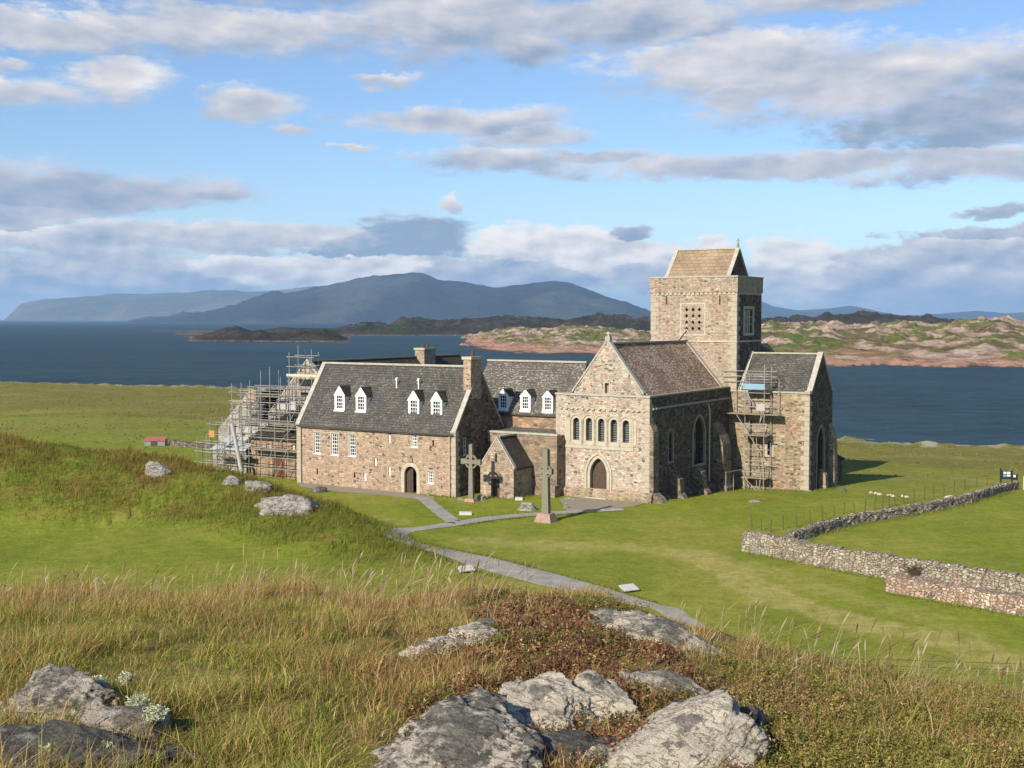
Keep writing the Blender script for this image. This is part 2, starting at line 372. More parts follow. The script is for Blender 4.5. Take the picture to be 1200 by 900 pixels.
def slates(name, c1, c2, lichen, amount, bw=.34, bh=.24, moss=None):
    m, t, b = new_mat(name); uv = t.add('ShaderNodeUVMap').outputs[0]
    wob = t.vec('MULTIPLY', t.vec('SUBTRACT', t.noise(uv, .8, 3, .6, out='Color'), (.5, .5, .5)), (.12, .10, 0)); q = t.vec('ADD', uv, wob)
    br = t.add('ShaderNodeTexBrick'); t.put(br.inputs['Vector'], q); br.offset = .5
    for k_, v_ in (('Scale', 1.0), ('Mortar Size', .012), ('Mortar Smooth', .3), ('Brick Width', bw), ('Row Height', bh), ('Bias', 0.0)): br.inputs[k_].default_value = v_
    br.inputs['Color1'].default_value = (*c1, 1); br.inputs['Color2'].default_value = (*c2, 1); br.inputs['Mortar'].default_value = (*[x * .3 for x in c1], 1)
    c = br.outputs['Color']
    big = t.noise(uv, .45, 5, .65); c = t.mix(.7, c, t.mix(t.maprange(big, .3, .7), (.6, .6, .6), (1.35, 1.3, 1.25)), 'MULTIPLY')
    sp = t.noise(t.vec('MULTIPLY', uv, (.8, 1.2, 1)), 5.2, 6, .72); spots = t.maprange(t.math('ADD', sp, t.math('MULTIPLY', t.math('SUBTRACT', big, .5), .22)), .60 - .1 * amount, .68 - .1 * amount, 0, .85, True)
    c = t.mix(spots, c, lichen)
    if moss:
        mo = t.maprange(t.noise(uv, 1.1, 6, .7), .46, .64, 0, .8, True); c = t.mix(mo, c, moss)
    t.put(b.inputs['Base Color'], c)
    rows = t.math('FRACT', t.math('DIVIDE', t.sep(q)[1], bh))
    h = t.math('ADD', t.math('MULTIPLY', t.math('SUBTRACT', 1.0, rows), .7), t.math('ADD', t.math('MULTIPLY', br.outputs['Fac'], -.6), t.math('MULTIPLY', sp, .6)))
    t.put(b.inputs['Normal'], t.bump(h, .8, .035)); b.inputs['Roughness'].default_value = .8
    return m
M = {}
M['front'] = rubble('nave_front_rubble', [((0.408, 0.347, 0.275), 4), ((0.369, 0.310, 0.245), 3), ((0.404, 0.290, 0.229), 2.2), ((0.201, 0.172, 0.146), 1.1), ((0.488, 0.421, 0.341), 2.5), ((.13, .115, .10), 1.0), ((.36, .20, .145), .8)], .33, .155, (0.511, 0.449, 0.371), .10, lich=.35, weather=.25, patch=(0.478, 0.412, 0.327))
M['house'] = rubble('house_rubble', [((0.385, 0.288, 0.208), 4), ((0.350, 0.255, 0.185), 3), ((0.406, 0.313, 0.230), 3), ((0.364, 0.245, 0.175), 2), ((0.115, 0.088, 0.068), .4), ((0.254, 0.188, 0.138), .8), ((.15, .125, .10), .5), ((.38, .235, .165), 1.0)], .34, .19, (0.435, 0.349, 0.267), .10, weather=.25, patch=(0.415, 0.275, 0.193))
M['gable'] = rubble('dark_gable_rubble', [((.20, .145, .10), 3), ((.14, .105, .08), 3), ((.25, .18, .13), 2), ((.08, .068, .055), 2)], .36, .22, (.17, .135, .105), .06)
M['tower'] = rubble('tower_rubble', [((0.373, 0.292, 0.220), 3), ((0.359, 0.260, 0.197), 3), ((0.403, 0.334, 0.256), 3), ((0.321, 0.261, 0.197), 1.4), ((0.231, 0.183, 0.143), .4), ((.17, .14, .115), .6), ((.36, .215, .155), 1.0)], .36, .135, (0.453, 0.390, 0.314), .10, lich=.25, weather=.22, patch=(0.412, 0.248, 0.170))
M['south'] = rubble('shade_darkened_rubble', [((0.161, 0.113, 0.089), 3), ((0.117, 0.086, 0.069), 3), ((0.205, 0.149, 0.116), 2), ((0.069, 0.057, 0.048), 2)], .36, .19, (0.127, 0.100, 0.082), .06, patch=(.09, .08, .07))  # walls facing away from the sun: their shade is put into this darker palette
M['transept'] = rubble('transept_rubble', [((0.312, 0.247, 0.168), 4), ((0.265, 0.210, 0.141), 3), ((0.325, 0.219, 0.150), 1.3), ((0.369, 0.304, 0.215), 2), ((0.148, 0.117, 0.089), 1), ((.13, .11, .09), .8)], .36, .17, (0.372, 0.314, 0.235), .09, patch=(0.404, 0.192, 0.131))
M['butt'] = rubble('buttress_rubble', [((.27, .215, .155), 3), ((.21, .165, .12), 3), ((.31, .25, .18), 2), ((.12, .10, .08), 1)], .36, .19, (.24, .20, .15), .07)
M['cloister'] = rubble('cloister_rubble', [((.36, .24, .155), 3), ((.30, .21, .14), 3), ((.39, .28, .18), 2), ((.18, .13, .09), 1)], .5, .26, (.33, .26, .18), .05)
M['lowblock'] = rubble('lean_to_rubble', [((0.274, 0.220, 0.158), 3), ((0.242, 0.184, 0.130), 3), ((0.311, 0.222, 0.160), 2), ((0.152, 0.121, 0.094), 1)], .5, .24, (0.285, 0.235, 0.173), .05)
M['shrine'] = rubble('chapel_rubble', [((0.360, 0.280, 0.204), 3), ((0.311, 0.227, 0.167), 3), ((0.401, 0.329, 0.241), 3), ((0.171, 0.131, 0.107), 1)], .32, .18, (0.385, 0.329, 0.265), .09)
M['dry'] = rubble('dry_stone', [((0.344, 0.305, 0.241), 4), ((0.404, 0.370, 0.305), 2.5), ((0.284, 0.245, 0.189), 3), ((0.327, 0.241, 0.181), 2), ((0.189, 0.163, 0.129), 1)], .24, .15, (0.138, 0.120, 0.090), .08, bumpd=.07, lich=.45)
M['drydark'] = rubble('dark_dry_stone', [((.22, .185, .145), 4), ((.30, .26, .21), 2), ((.15, .125, .10), 3)], .30, .16, (.05, .045, .035), .09, bumpd=.08, lich=.3)
M['drymid'] = rubble('mid_dry_stone', [((.33, .28, .22), 4), ((.42, .37, .30), 2), ((.22, .185, .145), 3)], .28, .15, (.09, .08, .06), .09, bumpd=.08, lich=.5)
M['drypink'] = rubble('pink_dry_stone', [((.44, .29, .22), 4), ((.40, .35, .28), 2), ((.33, .22, .165), 3), ((.18, .15, .125), 1), ((.52, .42, .34), 2)], .22, .14, (.17, .135, .10), .08, bumpd=.06, lich=.35)
M['white_rubble'] = rubble('limewashed_rubble', [((0.312, 0.279, 0.242), 4), ((0.254, 0.221, 0.189), 3), ((0.197, 0.164, 0.135), 2), ((0.361, 0.336, 0.299), 2)], .5, .3, (0.508, 0.476, 0.426), .06)
M['dressed'] = plain('dressed_stone', (.40, .355, .275), .9, .28, 2.2)
M['quoin'] = plain('quoin_stone', (.36, .31, .24), .9, .3, 2.5)
M['coping'] = plain('coping_stone', (.36, .34, .29), .9, .35, 3.5)
M['darktrim'] = plain('dark_trim_stone', (.25, .21, .15), .9, .3, 3)
M['slate_grey'] = slates('grey_slates', (.060, .057, .052), (.098, .092, .082), (.30, .28, .235), .35)
M['slate_lichen'] = slates('lichened_slates', (.085, .078, .066), (.13, .118, .098), (.36, .34, .285), .72)
M['slate_brown'] = slates('brown_slates', (.17, .105, .066), (.28, .18, .12), (.56, .51, .43), 1.0, .42, .30, moss=(.185, .092, .05))
M['slate_tan'] = slates('tan_stone_tiles', (.235, .175, .115), (.30, .225, .15), (.36, .31, .23), .15, .6, .42)
M['slate_dark'] = slates('dark_slates', (.045, .036, .028), (.075, .06, .047), (.16, .14, .11), .2, .32, .26)
M['white'] = plain('white_paint', (.78, .77, .74), .55, .05, 4)
M['lead'] = plain('lead_sheet', (.22, .22, .22), .55, .25, 2)
M['dark_lead'] = plain('black_pipe', (.06, .055, .05), .6, .2, 3)
M['pipe_tan'] = plain('painted_pipe', (.42, .36, .28), .6, .15, 3)
M['wood'] = plain('dark_oak', (.075, .05, .036), .75, .4, 5)
M['void'] = plain('dark_interior', (.012, .011, .011), .9, .1, 2)
M['pole'] = plain('galvanised_tube', (.34, .335, .30), .45, .3, 1.5, metal=.35)
M['plank'] = plain('scaffold_board', (.25, .21, .15), .85, .35, 3)
M['plank_new'] = plain('pale_board', (.56, .45, .29), .8, .25, 3)
M['sheet'] = plain('white_sheeting', (.36, .36, .355), .6, .15, 1.2)
M['blue'] = plain('blue_sheeting', (.20, .33, .42), .6, .15, 2)
M['orange'] = plain('orange_guard', (.42, .22, .06), .6, .15, 2)
M['reddoor'] = plain('dark_red_board', (.12, .035, .025), .7, .25, 3)
M['redroof'] = plain('red_roof_sheet', (.40, .12, .09), .6, .2, 2)
M['black'] = plain('black_board', (.02, .022, .025), .5, .2, 3)
M['notice'] = plain('notice_paper', (.66, .70, .74), .5, .1, 6)
M['bluep'] = plain('blue_notice', (.13, .25, .55), .5, .1, 6)
M['post'] = plain('weathered_post', (.10, .08, .055), .85, .3, 9)
M['gatewood'] = plain('gate_timber', (.42, .37, .27), .8, .3, 5)
M['paleslab'] = plain('pale_slab', (.47, .46, .43), .8, .2, 6)
M['pinkrock'] = plain('pink_granite', (.30, .20, .155), .9, .4, 4)
M['pot'] = plain('chimney_pot', (.07, .05, .04), .8, .2, 5)
m, t, b = new_mat('window_glass'); t.put(b.inputs['Base Color'], (.03, .034, .04)); b.inputs['Roughness'].default_value = .12; b.inputs['Specular IOR Level'].default_value = .5
t.put(b.inputs['Normal'], t.bump(t.noise(t.add('ShaderNodeTexCoord').outputs['Object'], 3, 2), .15, .05)); M['glass'] = m
m, t, b = new_mat('leaded_glass'); uvn = t.add('ShaderNodeTexCoord').outputs['Object']; zz = t.sep(uvn)[2]
st = t.math('FRACT', t.math('MULTIPLY', zz, 5.5)); lm = t.maprange(st, .70, .78)
t.put(b.inputs['Base Color'], t.mix(lm, (.045, .052, .058), (.20, .20, .19))); b.inputs['Roughness'].default_value = .3; M['leaded'] = m
m, t, b = new_mat('cross_stone'); p = t.add('ShaderNodeTexCoord').outputs['Object']
n1 = t.noise(p, 2.5, 6, .7); n2 = t.noise(p, 9, 5, .7); c = t.mix(n1, (.135, .13, .09), (.22, .205, .155)); c = t.mix(t.maprange(n2, .55, .7, 0, .5), c, (.30, .285, .235))
t.put(b.inputs['Base Color'], c); t.put(b.inputs['Normal'], t.bump(n2, .7, .03)); M['cross'] = m

def attr_mat(name, trans=.0, rough=.8, noise_scale=None):
    m, t, b = new_mat(name); at = t.add('ShaderNodeAttribute', attribute_name='col')
    t.put(b.inputs['Base Color'], at.outputs['Color']); b.inputs['Roughness'].default_value = rough; b.inputs['Specular IOR Level'].default_value = .2
    if trans:
        tr = t.add('ShaderNodeBsdfTranslucent'); t.put(tr.inputs[0], at.outputs['Color']); mx = t.add('ShaderNodeMixShader'); mx.inputs[0].default_value = trans
        t.l.new(b.outputs[0], mx.inputs[1]); t.l.new(tr.outputs[0], mx.inputs[2]); t.l.new(mx.outputs[0], t.n['Material Output'].inputs[0])
    return m
M['blade'] = attr_mat('grass_blades', .42); M['leafy'] = attr_mat('heath_leaves', .25)
# ------------------------------------------------------------------ ground sheet
def px_poly(pts): return np.array([hit(*p)[:2] for p in pts])
def dist_poly(x, y, P):
    d = np.full(np.shape(x), 1e9)
    for (x0, y0), (x1, y1) in zip(P[:-1], P[1:]):
        dx, dy = x1 - x0, y1 - y0; t = np.clip(((x - x0) * dx + (y - y0) * dy) / (dx * dx + dy * dy + 1e-9), 0, 1)
        d = np.minimum(d, np.hypot(x - x0 - t * dx, y - y0 - t * dy))
    return d
fine = np.radians(np.arange(-34, 34.01, .14)); coarse = np.radians(np.arange(36, 324.1, 3.0))
th = np.concatenate([fine, coarse, fine[:1] + 2 * math.pi])
rr = np.concatenate([np.linspace(.6, 3.4, 8)[:-1], np.geomspace(3.4, 950, 520)])
TH, RR = np.meshgrid(th, rr); gx = RR * np.sin(TH); gy = RR * np.cos(TH)
gz = np.maximum(land(gx, gy), -14.0)
def mixc(a, b, t): return a + (np.array(b) - a) * t[..., None]
bz, (mz, mg) = base_land(gx, gy), mound(gx, gy); hz = hill(gx, gy)
n1 = fbm2(gx * .05, gy * .05, 4, 51); n2 = fbm2(gx * .25, gy * .25, 4, 57); n3 = fbm2(gx * 1.2, gy * 1.2, 3, 63)
LAWN, WORN, FIELD, OLIVE, STRAW = (.178, .208, .027), (.30, .275, .085), (.185, .200, .037), (.150, .138, .036), (.225, .185, .072)
c = np.broadcast_to(np.array(LAWN), gx.shape + (3,)).copy()
c = mixc(c, (.215, .225, .042), sstep(-.1, .5, n1 + .4 * n2) * .8)
c = mixc(c, (.135, .170, .023), sstep(.1, .6, fbm2(gx * .11, gy * .11, 3, 71)) * .6)
tt = np.clip((gy - np.interp(gx, [-60, -20, 0, 10], [130, 125, 110, 93])) / (coast(gx) - 95), 0, 1)
c = mixc(c, FIELD, sstep(.04, .16, tt + .05 * n1)); c = mixc(c, OLIVE, sstep(.10, .45, tt + .25 * fbm2(gx * .018, gy * .05, 4, 77)) * .75)
c = mixc(c, STRAW, sstep(.12, .3, tt) * sstep(.12, .55, fbm2(gx * .03, gy * .10, 4, 79)) * .6)
wob = 1 + .35 * n2 + .15 * n3
for pts, wd, am in (([(815, 648), (850, 668), (905, 700), (990, 728), (1080, 745), (1210, 782)], 1.5, 1.0), ([(560, 634), (640, 639), (730, 640), (800, 650), (880, 672)], 1.4, .75),
                    ([(880, 665), (960, 690), (1060, 715), (1130, 745)], 1.2, .5), ([(385, 600), (440, 606), (470, 612)], 1.0, .5), ([(560, 690), (610, 684), (720, 704)], .5, .3),
                    ([(1000, 572), (1100, 580), (1180, 568)], .6, .4), ([(1040, 557), (1110, 560), (1180, 566)], .5, .6)):
    d = dist_poly(gx, gy, px_poly(pts)); c = mixc(c, WORN, am * (1 - sstep(.72, 1.08, d / (wd * wob))) * np.clip(.8 + .7 * n3, 0, 1))
rough = np.clip(mg * 2.2, 0, 1); c = mixc(c, (.12, .15, .022), rough * .9); c = mixc(c, (.185, .13, .036), rough * sstep(-.05, .5, n2 + .6 * n1) * .7)
sh_ = np.exp(-((gy - coast(gx)) / 7) ** 2); c = mixc(c, (.33, .30, .24), np.clip(sh_ * 1.2 * sstep(0, .5, fbm2(gx * .3, gy * .3, 3, 83) + .15), 0, 1))
c = mixc(c, (.17, .145, .11), sstep(1, 6, gy - coast(gx) - 2))
hm = sstep(-.5, .5, hz - bz); c = mixc(c, (.17, .125, .05), hm); c = mixc(c, (.13, .14, .032), hm * sstep(-.2, .4, fbm2(gx * 2.5, gy * 2.5, 3, 88)) * .7)
V = np.stack([gx, gy, gz], -1).reshape(-1, 3)
m, t, b = new_mat('turf'); at = t.add('ShaderNodeAttribute', attribute_name='col').outputs['Color']; p = t.add('ShaderNodeTexCoord').outputs['Object']
g1 = t.noise(p, .9, 8, .74); g2 = t.noise(p, 6.0, 5, .7)
st = t.noise(t.vec('MULTIPLY', p, (1, .35, 1)), .22, 4, .6)
c1 = t.mix(.8, at, t.mix(t.maprange(g1, .3, .7), (.68, .70, .62), (1.34, 1.30, 1.40)), 'MULTIPLY')
g3 = t.noise(p, 2.6, 6, .78); c1 = t.mix(.75, c1, t.mix(t.maprange(g3, .3, .7), (.66, .70, .62), (1.36, 1.30, 1.40)), 'MULTIPLY'); c1 = t.mix(.6, c1, t.mix(g2, (.6, .62, .55), (1.42, 1.38, 1.4)), 'MULTIPLY'); c1 = t.mix(.7, c1, t.mix(t.maprange(st, .3, .7), (.84, .92, .8), (1.2, 1.1, 1.25)), 'MULTIPLY')
t.put(b.inputs['Base Color'], c1); b.inputs['Roughness'].default_value = 1.0; b.inputs['Specular IOR Level'].default_value = .05
t.put(b.inputs['Normal'], t.bump(t.math('ADD', g1, t.math('MULTIPLY', g2, .5)), .8, .10)); M['turf'] = m
tag(np_mesh('ground', V, grid_faces(len(rr), len(th)), m, c.reshape(-1, 3), smooth=True), kind='structure')

# ------------------------------------------------------------------ paths
m, t, b = new_mat('path_stone'); p = t.add('ShaderNodeTexCoord').outputs['Object']
n = t.noise(p, .7, 6, .7); g = t.noise(p, 9, 4, .7); fl = t.voro(t.vec('MULTIPLY', p, (1, 1, .01)), 1.3, 'DISTANCE_TO_EDGE').outputs['Distance']
cc = t.mix(t.maprange(n, .3, .7), (.215, .20, .175), (.36, .34, .295)); cc = t.mix(.5, cc, t.mix(g, (.6, .6, .6), (1.4, 1.4, 1.4)), 'MULTIPLY'); cc = t.mix(t.maprange(fl, .0, .03, .5, 0), cc, (.13, .13, .08))
t.put(b.inputs['Base Color'], cc); t.put(b.inputs['Normal'], t.bump(t.math('ADD', g, t.math('MULTIPLY', fl, 2)), .4, .02)); M['path'] = m
m, t, b = new_mat('gravel'); p = t.add('ShaderNodeTexCoord').outputs['Object']; n = t.noise(p, 1.2, 6, .75); g = t.noise(p, 14, 3, .7)
t.put(b.inputs['Base Color'], t.mix(.6, t.mix(n, (.19, .155, .115), (.30, .255, .20)), t.mix(g, (.55, .55, .55), (1.45, 1.45, 1.45)), 'MULTIPLY')); t.put(b.inputs['Normal'], t.bump(g, .5, .02)); M['gravel'] = m
def strip(name, left, right, mat, lift, sub=10, ext=0):
    def dens(pts):
        W_ = [np.array(hit(*p)[:2]) for p in pts]; out = []
        if ext: q = W_[0] - W_[1]; q = q / np.linalg.norm(q) * .45 + np.array([0, -1.0]); W_ = [W_[0] + q / np.linalg.norm(q) * ext, W_[0] + q / np.linalg.norm(q) * ext * .5] + W_
        for i in range(len(W_) - 1):
            p0, p1, p2, p3 = W_[max(i - 1, 0)], W_[i], W_[i + 1], W_[min(i + 2, len(W_) - 1)]
            for k in range(sub):
                u = k / sub; out.append(.5 * (2 * p1 + (p2 - p0) * u + (2 * p0 - 5 * p1 + 4 * p2 - p3) * u * u + (3 * p1 - p0 - 3 * p2 + p3) * u ** 3))
        return np.array(out + [W_[-1]])
    l, r = dens(left), dens(right); nc = 9; ks = np.linspace(0, 1, nc)
    G = l[:, None, :] * (1 - ks)[None, :, None] + r[:, None, :] * ks[None, :, None]
    e = np.abs(ks - .5) * 2; jit = .06 * fbm2(G[..., 0] * 1.5, G[..., 1] * 1.5, 3, 5) * (e > .99)
    z = land(G[..., 0], G[..., 1]) + lift + np.where(e > .99, -.02, 0); G = G + jit[..., None]
    return tag(np_mesh(name, np.concatenate([G, z[..., None]], -1).reshape(-1, 3), grid_faces(len(G), nc), mat, smooth=True), kind='structure')
strip('path', [(770, 718), (745, 710.5), (650, 690.5), (590, 675), (551, 664), (521, 652), (472, 636.5), (453, 629.5), (450, 625), (464, 619), (492, 617.5), (522, 613)],
      [(800, 717), (771, 709), (690, 684), (625, 667), (580, 655.5), (545, 648.5), (497, 638), (480, 630.5), (478, 627), (486, 623.5), (506, 620.5), (540, 616.5)], M['path'], .045, ext=15)
strip('path', [(523, 613), (510, 603), (496, 591), (486, 583)], [(543, 613), (531, 604), (516, 593), (506, 584.5)], M['path'], .053)
strip('path', [(532, 612), (560, 607.5), (600, 603.5), (640, 600.5), (690, 597.5), (728, 596)], [(536, 617), (565, 612), (605, 607), (642, 604), (692, 601), (732, 599)], M['path'], .061)
strip('forecourt', [(345, 565), (400, 570), (450, 575), (508, 581)], [(352, 571), (402, 577), (452, 581), (510, 588)], M['gravel'], .036)
strip('forecourt', [(655, 585), (680, 583), (720, 587), (756, 590.5)], [(664, 599), (690, 598), (712, 596.5), (742, 594)], M['gravel'], .036)

# ------------------------------------------------------------------ sea and the lands beyond it
m, t, b = new_mat('sea_water'); p = t.add('ShaderNodeTexCoord').outputs['Object']
w1 = t.noise(t.vec('MULTIPLY', p, (.5, 1, 1)), .22, 6, .62); w2 = t.noise(t.vec('MULTIPLY', p, (.35, 1, 1)), .035, 5, .6); w3 = t.noise(t.vec('MULTIPLY', p, (.25, 1, 1)), .006, 4, .6)
cc = t.mix(t.maprange(t.math('ADD', t.math('MULTIPLY', w2, .5), t.math('MULTIPLY', w3, .5)), .40, .60), (.0045, .019, .025), (.014, .040, .050))
cc = t.mix(t.maprange(w1, .42, .66), cc, (.024, .058, .070))
caps = t.math('MULTIPLY', t.maprange(w1, .70, .74), t.maprange(w2, .5, .6)); cc = t.mix(t.math('MULTIPLY', caps, .8), cc, (.6, .63, .65))
t.put(b.inputs['Base Color'], cc); b.inputs['Roughness'].default_value = .5; b.inputs['Specular IOR Level'].default_value = .11
t.put(b.inputs['Normal'], t.bump(t.math('ADD', w1, t.math('MULTIPLY', w2, 2.5)), 1.0, 1.6)); M['sea'] = m
sx = np.concatenate([-np.geomspace(30000, 300, 14), np.geomspace(300, 30000, 14)]); sy = np.concatenate([[-300], np.geomspace(100, 30000, 30)])
SX, SY = np.meshgrid(sx, sy); tag(np_mesh('sea', np.stack([SX, SY, np.full(SX.shape, SEA_Z)], -1).reshape(-1, 3), grid_faces(len(sy), len(sx)), m), kind='structure')

m, t, b = new_mat('far_ground'); at = t.add('ShaderNodeAttribute', attribute_name='col').outputs['Color']; p = t.add('ShaderNodeTexCoord').outputs['Object']
g = t.noise(t.vec('MULTIPLY', p, (1, .5, 1.6)), .16, 8, .74); ck = t.maprange(t.noise(t.vec('MULTIPLY', p, (1.2, .5, 2)), .11, 7, .7), .36, .46); t.put(b.inputs['Base Color'], t.mix(1.0, at, t.mix(1.0, t.mix(t.maprange(g, .34, .66), (.55, .55, .55), (1.42, 1.40, 1.36)), t.mix(ck, (.55, .55, .52), (1.1, 1.05, 1.05)), 'MULTIPLY'), 'MULTIPLY'))
t.put(b.inputs['Normal'], t.bump(g, 1.0, 5.0)); b.inputs['Roughness'].default_value = 1; b.inputs['Specular IOR Level'].default_value = .05; M['far'] = m
m, t, b = new_mat('mountain_moor'); at = t.add('ShaderNodeAttribute', attribute_name='col').outputs['Color']; p = t.add('ShaderNodeTexCoord').outputs['Object']
g = t.noise(p, .006, 6, .7); t.put(b.inputs['Base Color'], t.mix(.7, at, t.mix(t.maprange(g, .3, .7), (.6, .6, .6), (1.4, 1.4, 1.4)), 'MULTIPLY'))
t.put(b.inputs['Normal'], t.bump(g, .8, 50.0)); b.inputs['Roughness'].default_value = 1; b.inputs['Specular IOR Level'].default_value = .05; M['moor'] = m
def far_land(name, sil, shore, back, D, nf, colf, mat, npx=2.0, nr=90, power=.6, rough_=2.0, rsc=.02, seed=1):
    """a hilly coast: sil = skyline (px, py) at distance factor D of the shore distance; shore(px) = distance of the waterline"""
    x0, x1 = sil[0][0], sil[-1][0]; px = np.arange(x0, x1 + .1, npx); tn = (px - 600) / F_PX
    ys = np.interp(px, [s[0] for s in shore], [s[1] for s in shore]); ytop = ys * D
    top = CAM_H - (np.interp(px, [s[0] for s in sil], [s[1] for s in sil]) - HOR) * ytop / F_PX - SEA_Z
    u = np.concatenate([np.linspace(-.06, 1, int(nr * .72)), np.linspace(1, 2.2, nr - int(nr * .72) + 1)[1:]])
    U, PX = np.meshgrid(u, px, indexing='ij'); YS = np.broadcast_to(ys, U.shape); T = np.broadcast_to(tn, U.shape)
    Yd = YS * (1 + U * (D - 1)); Xd = T * Yd
    wig = .05 * fbm2(Xd * rsc, Yd * rsc * .3 + 9, 4, seed + 90); Ue = U + wig * (U < .5)
    prof = np.where(Ue < 1, np.sign(Ue) * np.abs(Ue) ** power, 1 - sstep(0, 1.2, Ue - 1) * 1.15)
    Zr = np.broadcast_to(top, U.shape) * prof
    nz = ridge2(Xd * rsc, Yd * rsc * .7, 5, seed) * .6 + fbm2(Xd * rsc * 2.5, Yd * rsc * 2, 4, seed + 5) * .8
    edge = np.clip(np.minimum((PX - x0), (x1 - PX)) / 30, 0, 1)
    Zr = Zr + nz * rough_ * np.clip(Ue * 6, 0, 1) * (.25 + .75 * np.clip(prof, 0, 1)) * (.2 + .8 * edge) * np.where(U < .9, 1, .45); Zr = np.where(Ue < 0, -2, Zr)
    z = SEA_Z + Zr; colr = colf(Xd, Yd, Zr, U, nz)
    o = np_mesh(name, np.stack([Xd, Yd, z], -1).reshape(-1, 3), grid_faces(len(u), len(px)), mat, colr.reshape(-1, 3), smooth=True); return tag(o, kind='structure')
def col_isle(X_, Y_, Zr, U, nz):
    c = np.broadcast_to(np.array((.130, .165, .034)), X_.shape + (3,)).copy()
    c = mixc(c, (.17, .135, .06), sstep(-.2, .5, fbm2(X_ * .012, Y_ * .008, 4, 201)))
    k = fbm2(X_ * .03, Y_ * .012, 5, 207, .62); c = mixc(c, (.41, .295, .215), sstep(.11, .42, k + .25 * nz - .06)); c = mixc(c, (.53, .435, .35), sstep(.44, .8, k + .2 * nz) * .75)
    c = mixc(c, (.46, .275, .19), 1 - sstep(.8, 5.5, Zr + 2.5 * k)); c = mixc(c, (.09, .07, .055), 1 - sstep(.2, .9, Zr + .4 * k)); return c
def col_dark(X_, Y_, Zr, U, nz):  # cloud shadow over the low hills is put into this dark ground colour
    c = np.broadcast_to(np.array((.034, .033, .021)), X_.shape + (3,)).copy(); c = mixc(c, (.062, .05, .04), sstep(-.1, .5, fbm2(X_ * .012, Y_ * .006, 4, 221) + .2 * nz))
    c = mixc(c, (.042, .05, .02), sstep(.1, .5, fbm2(X_ * .008, Y_ * .004, 3, 227))); return mixc(c, (.17, .12, .09), 1 - sstep(.3, 2.2, Zr))
def col_shaded_moor(X_, Y_, Zr, U, nz):  # moor darkened and blued: cloud shadow and distance are put into its colour
    c = np.broadcast_to(np.array((.020, .025, .027)), X_.shape + (3,)).copy(); return mixc(c, (.05, .056, .042), sstep(.0, .5, fbm2(X_ * .0011, Y_ * .0006, 4, 231)))
def col_cliff(X_, Y_, Zr, U, nz):
    c = np.broadcast_to(np.array((.085, .088, .058)), X_.shape + (3,)).copy(); return mixc(c, (.13, .12, .085), sstep(.0, .5, fbm2(X_ * .0011, Y_ * .0006, 4, 233)))
far_land('far_shore', [(466, 409), (500, 404), (520, 400), (560, 393), (600, 387), (640, 388), (680, 385), (720, 389), (760, 391), (800, 392), (850, 390), (880, 386), (900, 381), (950, 381), (1000, 384), (1060, 382), (1100, 383), (1140, 379), (1165, 376), (1200, 381), (1300, 378), (1420, 384), (1600, 395)],
         [(466, 1090), (560, 985), (620, 925), (700, 868), (840, 760), (980, 682), (1200, 648), (1600, 640)], 0, 2.1, None, col_isle, M['far'], 1.3, 170, .62, 6.5, .020, 3)
far_land('islet', [(215, 399), (226, 396), (245, 391), (262, 385), (280, 383), (295, 389), (305, 387), (320, 392), (335, 392), (352, 388), (380, 386), (395, 391), (412, 399)], [(215, 1400), (412, 1330)], 0, 1.14, None, col_dark, M['far'], 1.0, 50, .55, 2.2, .03, 13)
far_land('islet', [(180, 392), (300, 388), (330, 384), (360, 385), (400, 385), (480, 393)], [(180, 1950), (480, 1900)], 0, 1.15, None, col_dark, M['far'], 1.5, 40, .55, 2.0, .03, 17)
far_land('low_hills', [(372, 394), (400, 386), (430, 380), (455, 383), (470, 378), (490, 374), (510, 379), (540, 377), (560, 376), (590, 373), (620, 376), (650, 378), (680, 375), (700, 371), (720, 372), (740, 376), (800, 377), (860, 378), (890, 377), (920, 376), (950, 374), (975, 371), (1000, 370), (1040, 371), (1060, 374), (1095, 375), (1120, 379), (1150, 385), (1200, 392)],
         [(372, 1890), (800, 1800), (1200, 1700)], 0, 1.32, None, col_dark, M['far'], 1.2, 110, .6, 9, .014, 23)
far_land('mountain', [(150, 376), (200, 374), (240, 368), (270, 360), (300, 352), (340, 345), (380, 338), (420, 330), (450, 325), (480, 323), (500, 325), (520, 331), (545, 333), (580, 337), (610, 336), (635, 333), (650, 332), (670, 336), (690, 342), (720, 352), (740, 358), (765, 366), (800, 372), (850, 376)],
         [(150, 9200), (300, 8200), (850, 7600)], 0, 1.25, None, col_shaded_moor, M['moor'], 1.5, 120, .75, 44, .0013, 33)
far_land('headland', [(6, 374.5), (15, 366), (25, 357), (50, 352), (90, 350), (130, 346), (170, 345), (215, 344), (250, 341), (290, 343), (330, 341), (370, 337), (420, 340), (470, 350), (520, 366)], [(6, 14500), (520, 13500)], 0, 1.18, None, col_cliff, M['moor'], 2.0, 80, .5, 34, .0009, 43)
far_land('mountain', [(765, 372), (790, 358), (830, 350), (885, 351), (905, 359), (935, 364), (970, 362), (996, 359.5), (1020, 363), (1035, 367), (1060, 371), (1082, 370), (1110, 367), (1145, 365), (1180, 367), (1230, 366), (1300, 371)], [(765, 15000), (1300, 14000)], 0, 1.2, None, col_shaded_moor, M['moor'], 2.0, 60, .7, 20, .0009, 53)

